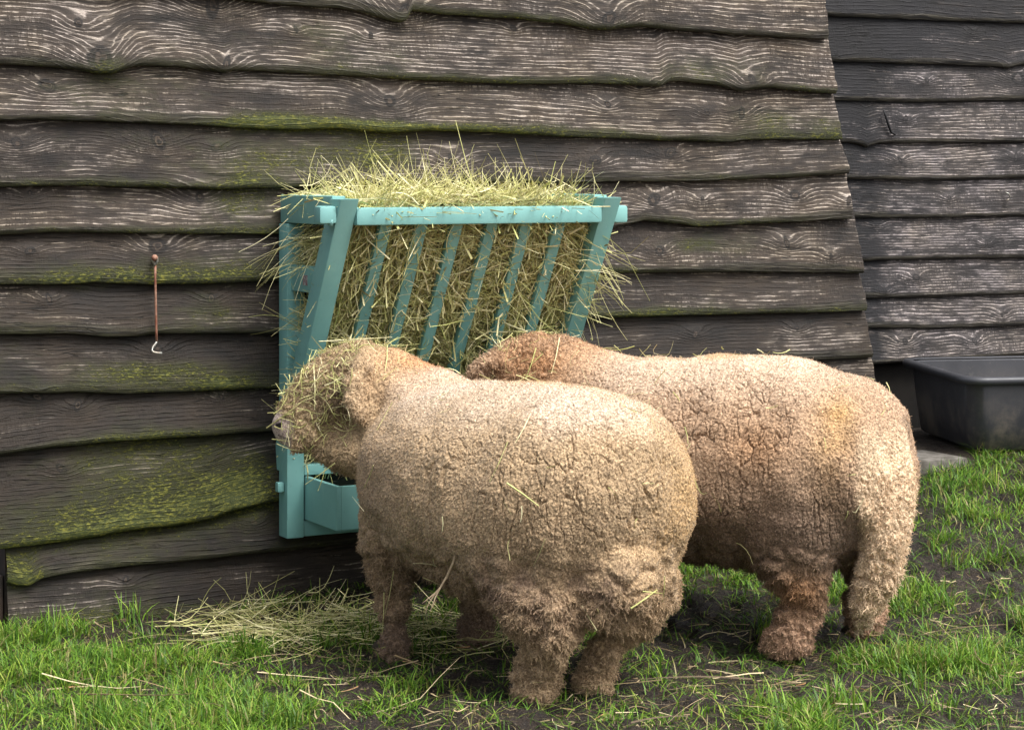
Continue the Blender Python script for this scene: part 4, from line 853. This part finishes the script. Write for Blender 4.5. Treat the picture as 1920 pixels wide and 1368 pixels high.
c = mix(nt, mr(nt, n3, .60, .70), c, (0.13, 0.105, 0.07)); c = mix(nt, mr(nt, noise(nt, tc, 120, 4, .7), .60, .66), c, (0.20, 0.16, 0.09))
put(nt, b.inputs['Base Color'], c); put(nt, b.inputs['Roughness'], mth(nt, 'MULTIPLY_ADD', n2, .9, .10)); b.inputs['Specular IOR Level'].default_value = .35
put(nt, b.inputs['Normal'], bump(nt, mth(nt, 'ADD', n2, mth(nt, 'MULTIPLY', n3, .5)), 1.0, .014))
gr_o = link("ground", fast_mesh("ground", np.stack([q[:, 0], q[:, 1], GZ], 1), grid_faces(len(ay), len(ax))), M_MUD); tag(gr_o, kind="structure")
def surf_z(X, Y):
    ix = np.clip(np.searchsorted(ax, X), 1, len(ax) - 1); iy = np.clip(np.searchsorted(ay, Y), 1, len(ay) - 1)
    return GZ.reshape(len(ay), len(ax))[iy, ix]

M_GRASS, nt, b = mat("grass_blades")
rp = nd(nt, "ShaderNodeNewGeometry", out='Random Per Island')
tip = nd(nt, "ShaderNodeAttribute", out='Fac', attribute_name='tip')
tc = nd(nt, "ShaderNodeTexCoord", out='Object')
gn = noise(nt, tc, 5, 3)
c1 = ramp(nt, rp, [(0, (0.040, 0.090, 0.014)), (.35, (0.105, 0.225, 0.022)), (.7, (0.205, 0.350, 0.036)), (.86, (0.31, 0.38, 0.055)), (.91, (0.16, 0.13, 0.05)), (.97, (0.36, 0.31, 0.13)), (1, (0.30, 0.22, 0.10))])
c2 = mix(nt, mr(nt, gn, .35, .65), c1, mix(nt, 1.0, c1, (0.75, 0.82, 0.75), 'MULTIPLY'))
put(nt, b.inputs['Base Color'], c2); b.inputs['Roughness'].default_value = .5; b.inputs['Specular IOR Level'].default_value = .35
tl = nt.nodes.new("ShaderNodeBsdfTranslucent"); put(nt, tl.inputs[0], c2); mx = nt.nodes.new("ShaderNodeMixShader"); mx.inputs[0].default_value = .3
outn = [n for n in nt.nodes if n.type == 'OUTPUT_MATERIAL'][0]
nt.links.new(b.outputs[0], mx.inputs[1]); nt.links.new(tl.outputs[0], mx.inputs[2]); nt.links.new(mx.outputs[0], outn.inputs[0])
def blades(X, Y, H, W, lean, seed):
    r = np.random.default_rng(seed); n = len(X); a = r.uniform(0, 2 * math.pi, n); Z = surf_z(X, Y) - .004
    side = np.stack([np.cos(a), np.sin(a), 0 * a], 1); fw = np.stack([-np.sin(a), np.cos(a), 0 * a], 1)
    rows = []
    for u, wd in ((0, 1), (.35, .95), (.7, .7), (1, .12)):
        up = H * (u - .25 * np.minimum(lean, 1.2) * u * u); out = lean * H * u ** 1.8
        c_ = np.stack([X, Y, Z + up], 1) + fw * out[:, None]
        rows.append(c_ - side * (W * wd * .5)[:, None]); rows.append(c_ + side * (W * wd * .5)[:, None])
    V = np.stack(rows, 1).reshape(-1, 3); base = (np.arange(n) * 8)[:, None]
    F = np.concatenate([base + np.array([[2 * i, 2 * i + 1, 2 * i + 3, 2 * i + 2]]) for i in range(3)], 0)
    return V, F
def wall_side(X, Y):   # distance in front of the barn wall
    return (X - WO[0]) * WN[0] + (Y - WO[1]) * WN[1]
def along(X, Y): return (X - WO[0]) * WA[0] + (Y - WO[1]) * WA[1]
def w2f(X, Y): return (X - O2[0]) * WN[0] + (Y - O2[1]) * WN[1]
r = np.random.default_rng(5)
parts = []
n = 190000; X = r.uniform(-1.6, 2.3, n); Y = 4.45 + 3.2 * r.random(n)
mk = mud_mask(X, Y); fr = fbm(np.stack([X * 30, Y * 30, X * 0], 1), 2, 400)
keep = (np.abs((X * FPX / Y)) < 1080) & (r.random(n) < np.clip(.58 - 1.6 * (mk + .75 * fr), .015, 1))
inside = (wall_side(X, Y) < .03) & (along(X, Y) < 2.15)
w2 = (X - O2[0]) * WN[0] + (Y - O2[1]) * WN[1]
keep &= ~inside & (w2 > .22) & ~((X > 1.0) & (w2f(X, Y) < np.where(X < 1.56, .76, .60)))
X, Y, mk = X[keep], Y[keep], mk[keep]; n = len(X)
lush = sstep(.2, -.5, mk)
H = r.uniform(.018, .052, n) * (.6 + .65 * lush); W = r.uniform(.0022, .0042, n)
parts.append(blades(X, Y, H, W, np.abs(r.normal(.85, .6, n)), 51))
# tussocks: bunches of longer, brighter blades
tn = 900; tx = r.uniform(-1.6, 2.2, tn); ty = 4.5 + 2.9 * r.random(tn); tm = mud_mask(tx, ty)
kp = (np.abs(tx * FPX / ty) < 1060) & (r.random(tn) < np.clip(.75 - 1.2 * tm, .04, 1)) & ~((wall_side(tx, ty) < .06) & (along(tx, ty) < 2.15)) & (((tx - O2[0]) * WN[0] + (ty - O2[1]) * WN[1]) > .25) & ~((tx > 1.0) & (w2f(tx, ty) < np.where(tx < 1.56, .78, .62)))
tx, ty = tx[kp], ty[kp]
bx = np.repeat(tx, 26) + r.normal(0, .020, 26 * len(tx)); by = np.repeat(ty, 26) + r.normal(0, .020, 26 * len(tx))
parts.append(blades(bx, by, r.uniform(.035, .085, len(bx)), r.uniform(.0024, .0046, len(bx)), np.abs(r.normal(.6, .45, len(bx))), 52))
n = 60000; X = r.uniform(-1.6, 2.3, n); Y = 4.45 + 3.2 * r.random(n); mk = mud_mask(X, Y); fr = fbm(np.stack([X * 14, Y * 14, X * 0], 1), 2, 402)
keep = (np.abs(X * FPX / Y) < 1080) & (r.random(n) < np.clip(.42 + .8 * fr, .08, .8)) & ~((wall_side(X, Y) < .03) & (along(X, Y) < 2.15)) & (((X - O2[0]) * WN[0] + (Y - O2[1]) * WN[1]) > .22) & ~((X > 1.0) & (w2f(X, Y) < np.where(X < 1.56, .76, .60)))
X, Y = X[keep], Y[keep]; n = len(X)
parts.append(blades(X, Y, r.uniform(.015, .050, n), r.uniform(.0016, .0034, n), np.abs(r.normal(1.5, .8, n)), 53))
V, F = join(parts)
gob = link("grass", fast_mesh("grass", V, F, True), M_GRASS); tag(gob, "short green grass growing in clumps out of the mud", "grass", kind="stuff")

def lie(X, Y, L, rad, seed, lift=.018, tilt=.12, bend=.35):
    r = np.random.default_rng(seed); n = len(X); a = r.uniform(0, 2 * math.pi, n)
    C = np.stack([X, Y, surf_z(X, Y) + lift * r.uniform(.4, 1.4, n)], 1); D = np.stack([np.cos(a), np.sin(a), r.normal(0, tilt, n)], 1)
    return strands(C, D, L, rad, seed=seed, bend=bend)
def on_ground(x, y):
    d = CAM_H * FPX / (np.asarray(y, float) - HY)
    for _ in range(6): d = (CAM_H - ground_z(0, d)) * FPX / (np.asarray(y, float) - HY)
    return (np.asarray(x, float) - CX) * d / FPX, d
# fallen hay under the rack
px, py = r.normal(520, 95, 330), r.normal(1178, 17, 330); X, Y = on_ground(px, np.clip(py, 1135, 1260))
px2, py2 = r.normal(760, 110, 170), r.normal(1190, 26, 170); X2, Y2 = on_ground(px2, np.clip(py2, 1130, 1270))
X = np.concatenate([X, X2]); Y = np.concatenate([Y, Y2]); ok = wall_side(X, Y) > .09; X, Y = X[ok], Y[ok]
p1 = lie(X, Y, r.uniform(.08, .26, len(X)), r.uniform(.001, .002, len(X)), 61, .030, .16)
k = 16; X, Y = on_ground(r.uniform(330, 640, k), r.uniform(1140, 1190, k)); ok = wall_side(X, Y) > .1; X, Y = X[ok], Y[ok]; k = len(X)
p2 = strands(np.stack([X, Y, surf_z(X, Y) + .06], 1), np.stack([r.normal(.3, .6, k), r.normal(0, .3, k), r.uniform(.4, 1, k)], 1), r.uniform(.09, .16, k), r.uniform(.0012, .002, k), seed=62)
V, F = join([p1, p2]); fh = link("fallen_hay", fast_mesh("fallen_hay", V, F, False), M_HAY); tag(fh, "loose pale hay fallen on the grass under the rack", "hay", kind="stuff")
# straw and chaff trodden into the mud
M_LIT, nt, b = mat("trodden_straw")
rp = nd(nt, "ShaderNodeNewGeometry", out='Random Per Island')
put(nt, b.inputs['Base Color'], ramp(nt, rp, [(0, (0.06, 0.042, 0.025)), (.4, (0.15, 0.105, 0.055)), (.7, (0.34, 0.26, 0.14)), (.88, (0.58, 0.48, 0.29)), (1, (0.30, 0.15, 0.06))])); b.inputs['Roughness'].default_value = .7
k = 2000; px, py = r.uniform(0, 1920, k), 1090 + 278 * r.random(k); X, Y = on_ground(px, py); ok = (wall_side(X, Y) > .08) & (r.random(k) < np.clip(.45 + mud_mask(X, Y), .15, 1)); X, Y = X[ok], Y[ok]
p1 = lie(X, Y, r.uniform(.008, .075, len(X)) ** 1.0, r.uniform(.0008, .0022, len(X)), 63, .012, .14, .15)
k = 40; X, Y = on_ground(r.uniform(40, 1900, k), r.uniform(1180, 1360, k)); ok = wall_side(X, Y) > .1; X, Y = X[ok], Y[ok]
p2 = lie(X, Y, r.uniform(.12, .30, len(X)), r.uniform(.0014, .0026, len(X)), 64, .03, .08)
V, F = join([p1, p2]); so = link("straw_litter", fast_mesh("straw_litter", V, F, False), M_LIT); tag(so, "brown straw bits trodden into the muddy grass", "straw", kind="stuff")

# ------------------------------------------------------------------ tub on its concrete strip
M_TUB, nt, b = mat("black_plastic")
tc = nd(nt, "ShaderNodeTexCoord", out='Object')
n1 = noise(nt, vmul(nt, tc, (5, 5, 3)), 1.0, 5, .6); n2 = noise(nt, tc, 38, 5, .7)
sx = nd(nt, "ShaderNodeSeparateXYZ", {0: tc}, 'Z')
dirt = mth(nt, 'MULTIPLY', mr(nt, mth(nt, 'ADD', mth(nt, 'MULTIPLY', n1, .8), mth(nt, 'MULTIPLY', n2, .4)), .50, .80), mr(nt, sx, .26, .02))
c = mix(nt, mr(nt, n1, .3, .7), (0.020, 0.021, 0.025), (0.036, 0.037, 0.043)); c = mix(nt, mth(nt, 'MULTIPLY', dirt, .85), c, (0.15, 0.125, 0.095)); c = mix(nt, mth(nt, 'MULTIPLY', mr(nt, noise(nt, tc, 22, 6, .75), .58, .72), .5), c, (0.09, 0.085, 0.08))
put(nt, b.inputs['Base Color'], c); put(nt, b.inputs['Roughness'], mth(nt, 'MULTIPLY_ADD', n2, .25, .36)); b.inputs['Specular IOR Level'].default_value = .5
put(nt, b.inputs['Normal'], bump(nt, n2, .1, .002))
def rrect(hx, hy, rad, n=8):
    out = []
    for cx_, cy_, a0 in ((hx - rad, hy - rad, 0), (-hx + rad, hy - rad, 90), (-hx + rad, -hy + rad, 180), (hx - rad, -hy + rad, 270)):
        for k in range(n + 1): a = R(a0 + 90 * k / n); out.append((cx_ + rad * math.cos(a), cy_ + rad * math.sin(a)))
    return out
def ringed(name, levels, m, parent, close=True):
    V = []; F = []; n = None
    for hx, hy, rad, z in levels:
        rr = rrect(hx, hy, rad); n = len(rr); V += [(x, y, z) for x, y in rr]
    for i in range(len(levels) - 1):
        for k in range(n): F.append((i*n+k, i*n+(k+1) % n, (i+1)*n+(k+1) % n, (i+1)*n+k))
    F.append(tuple(range(n))[::-1])
    if close: F.append(tuple(range((len(levels)-1)*n, len(levels)*n)))
    me = bpy.data.meshes.new(name); me.from_pydata(V, [], F); me.update(); me.polygons.foreach_set('use_smooth', np.full(len(me.polygons), True))
    try: me.set_sharp_from_angle(angle=R(50))
    except Exception: pass
    return link(name, me, m, parent)
TUBC = np.array([1.835, 7.72]); TA = R(10)
tub = empty("plastic_tub", (TUBC[0], TUBC[1], .256), TA); tub.rotation_euler = (R(1.2), 0, TA)
tag(tub, "black plastic mixing tub with dirty sides, standing by the shed wall", "tub")
ringed("tub_body", [(.315,.265,.055,0),(.328,.278,.060,.010),(.338,.288,.062,.09),(.356,.306,.066,.246),(.353,.303,.066,.250),(.346,.296,.062,.246),(.328,.278,.060,.09),(.312,.262,.055,.018)], M_TUB, tub)
ringed("rim", [(.3575,.3075,.067,.238),(.380,.330,.078,.234),(.385,.335,.080,.240),(.385,.335,.080,.250),(.380,.330,.078,.257),(.360,.310,.069,.259),(.354,.304,.067,.254),(.3568,.3068,.0665,.2505)], M_TUB, tub, False)
me = [o for o in tub.children if o.name.startswith("rim")][0].data
bm = bmesh.new(); bm.from_mesh(me); fs = [f for f in bm.faces if len(f.verts) > 4]; bmesh.ops.delete(bm, geom=fs, context='FACES_ONLY'); bm.to_mesh(me); bm.free()
M_CONC = simple("concrete", (0.14, 0.128, 0.112), 0.85, .3, c2=(0.06, 0.053, 0.043), sc=18, bmp=.5, bd=.006)
bm = bmesh.new(); a_ = on_wall(1600, 860, .56, O2)[0]; b_ = on_wall(1752, 860, .56, O2)[0]
hexa(bm, [tuple(wall_pt(s, t, z, O2)) for z in (0.05, 0.247) for s, t in ((a_, .50), (b_, .50), (b_, .74), (a_, .74))])
cs = bm_obj("concrete_strip", bm, M_CONC, None, .012); tag(cs, kind="structure")
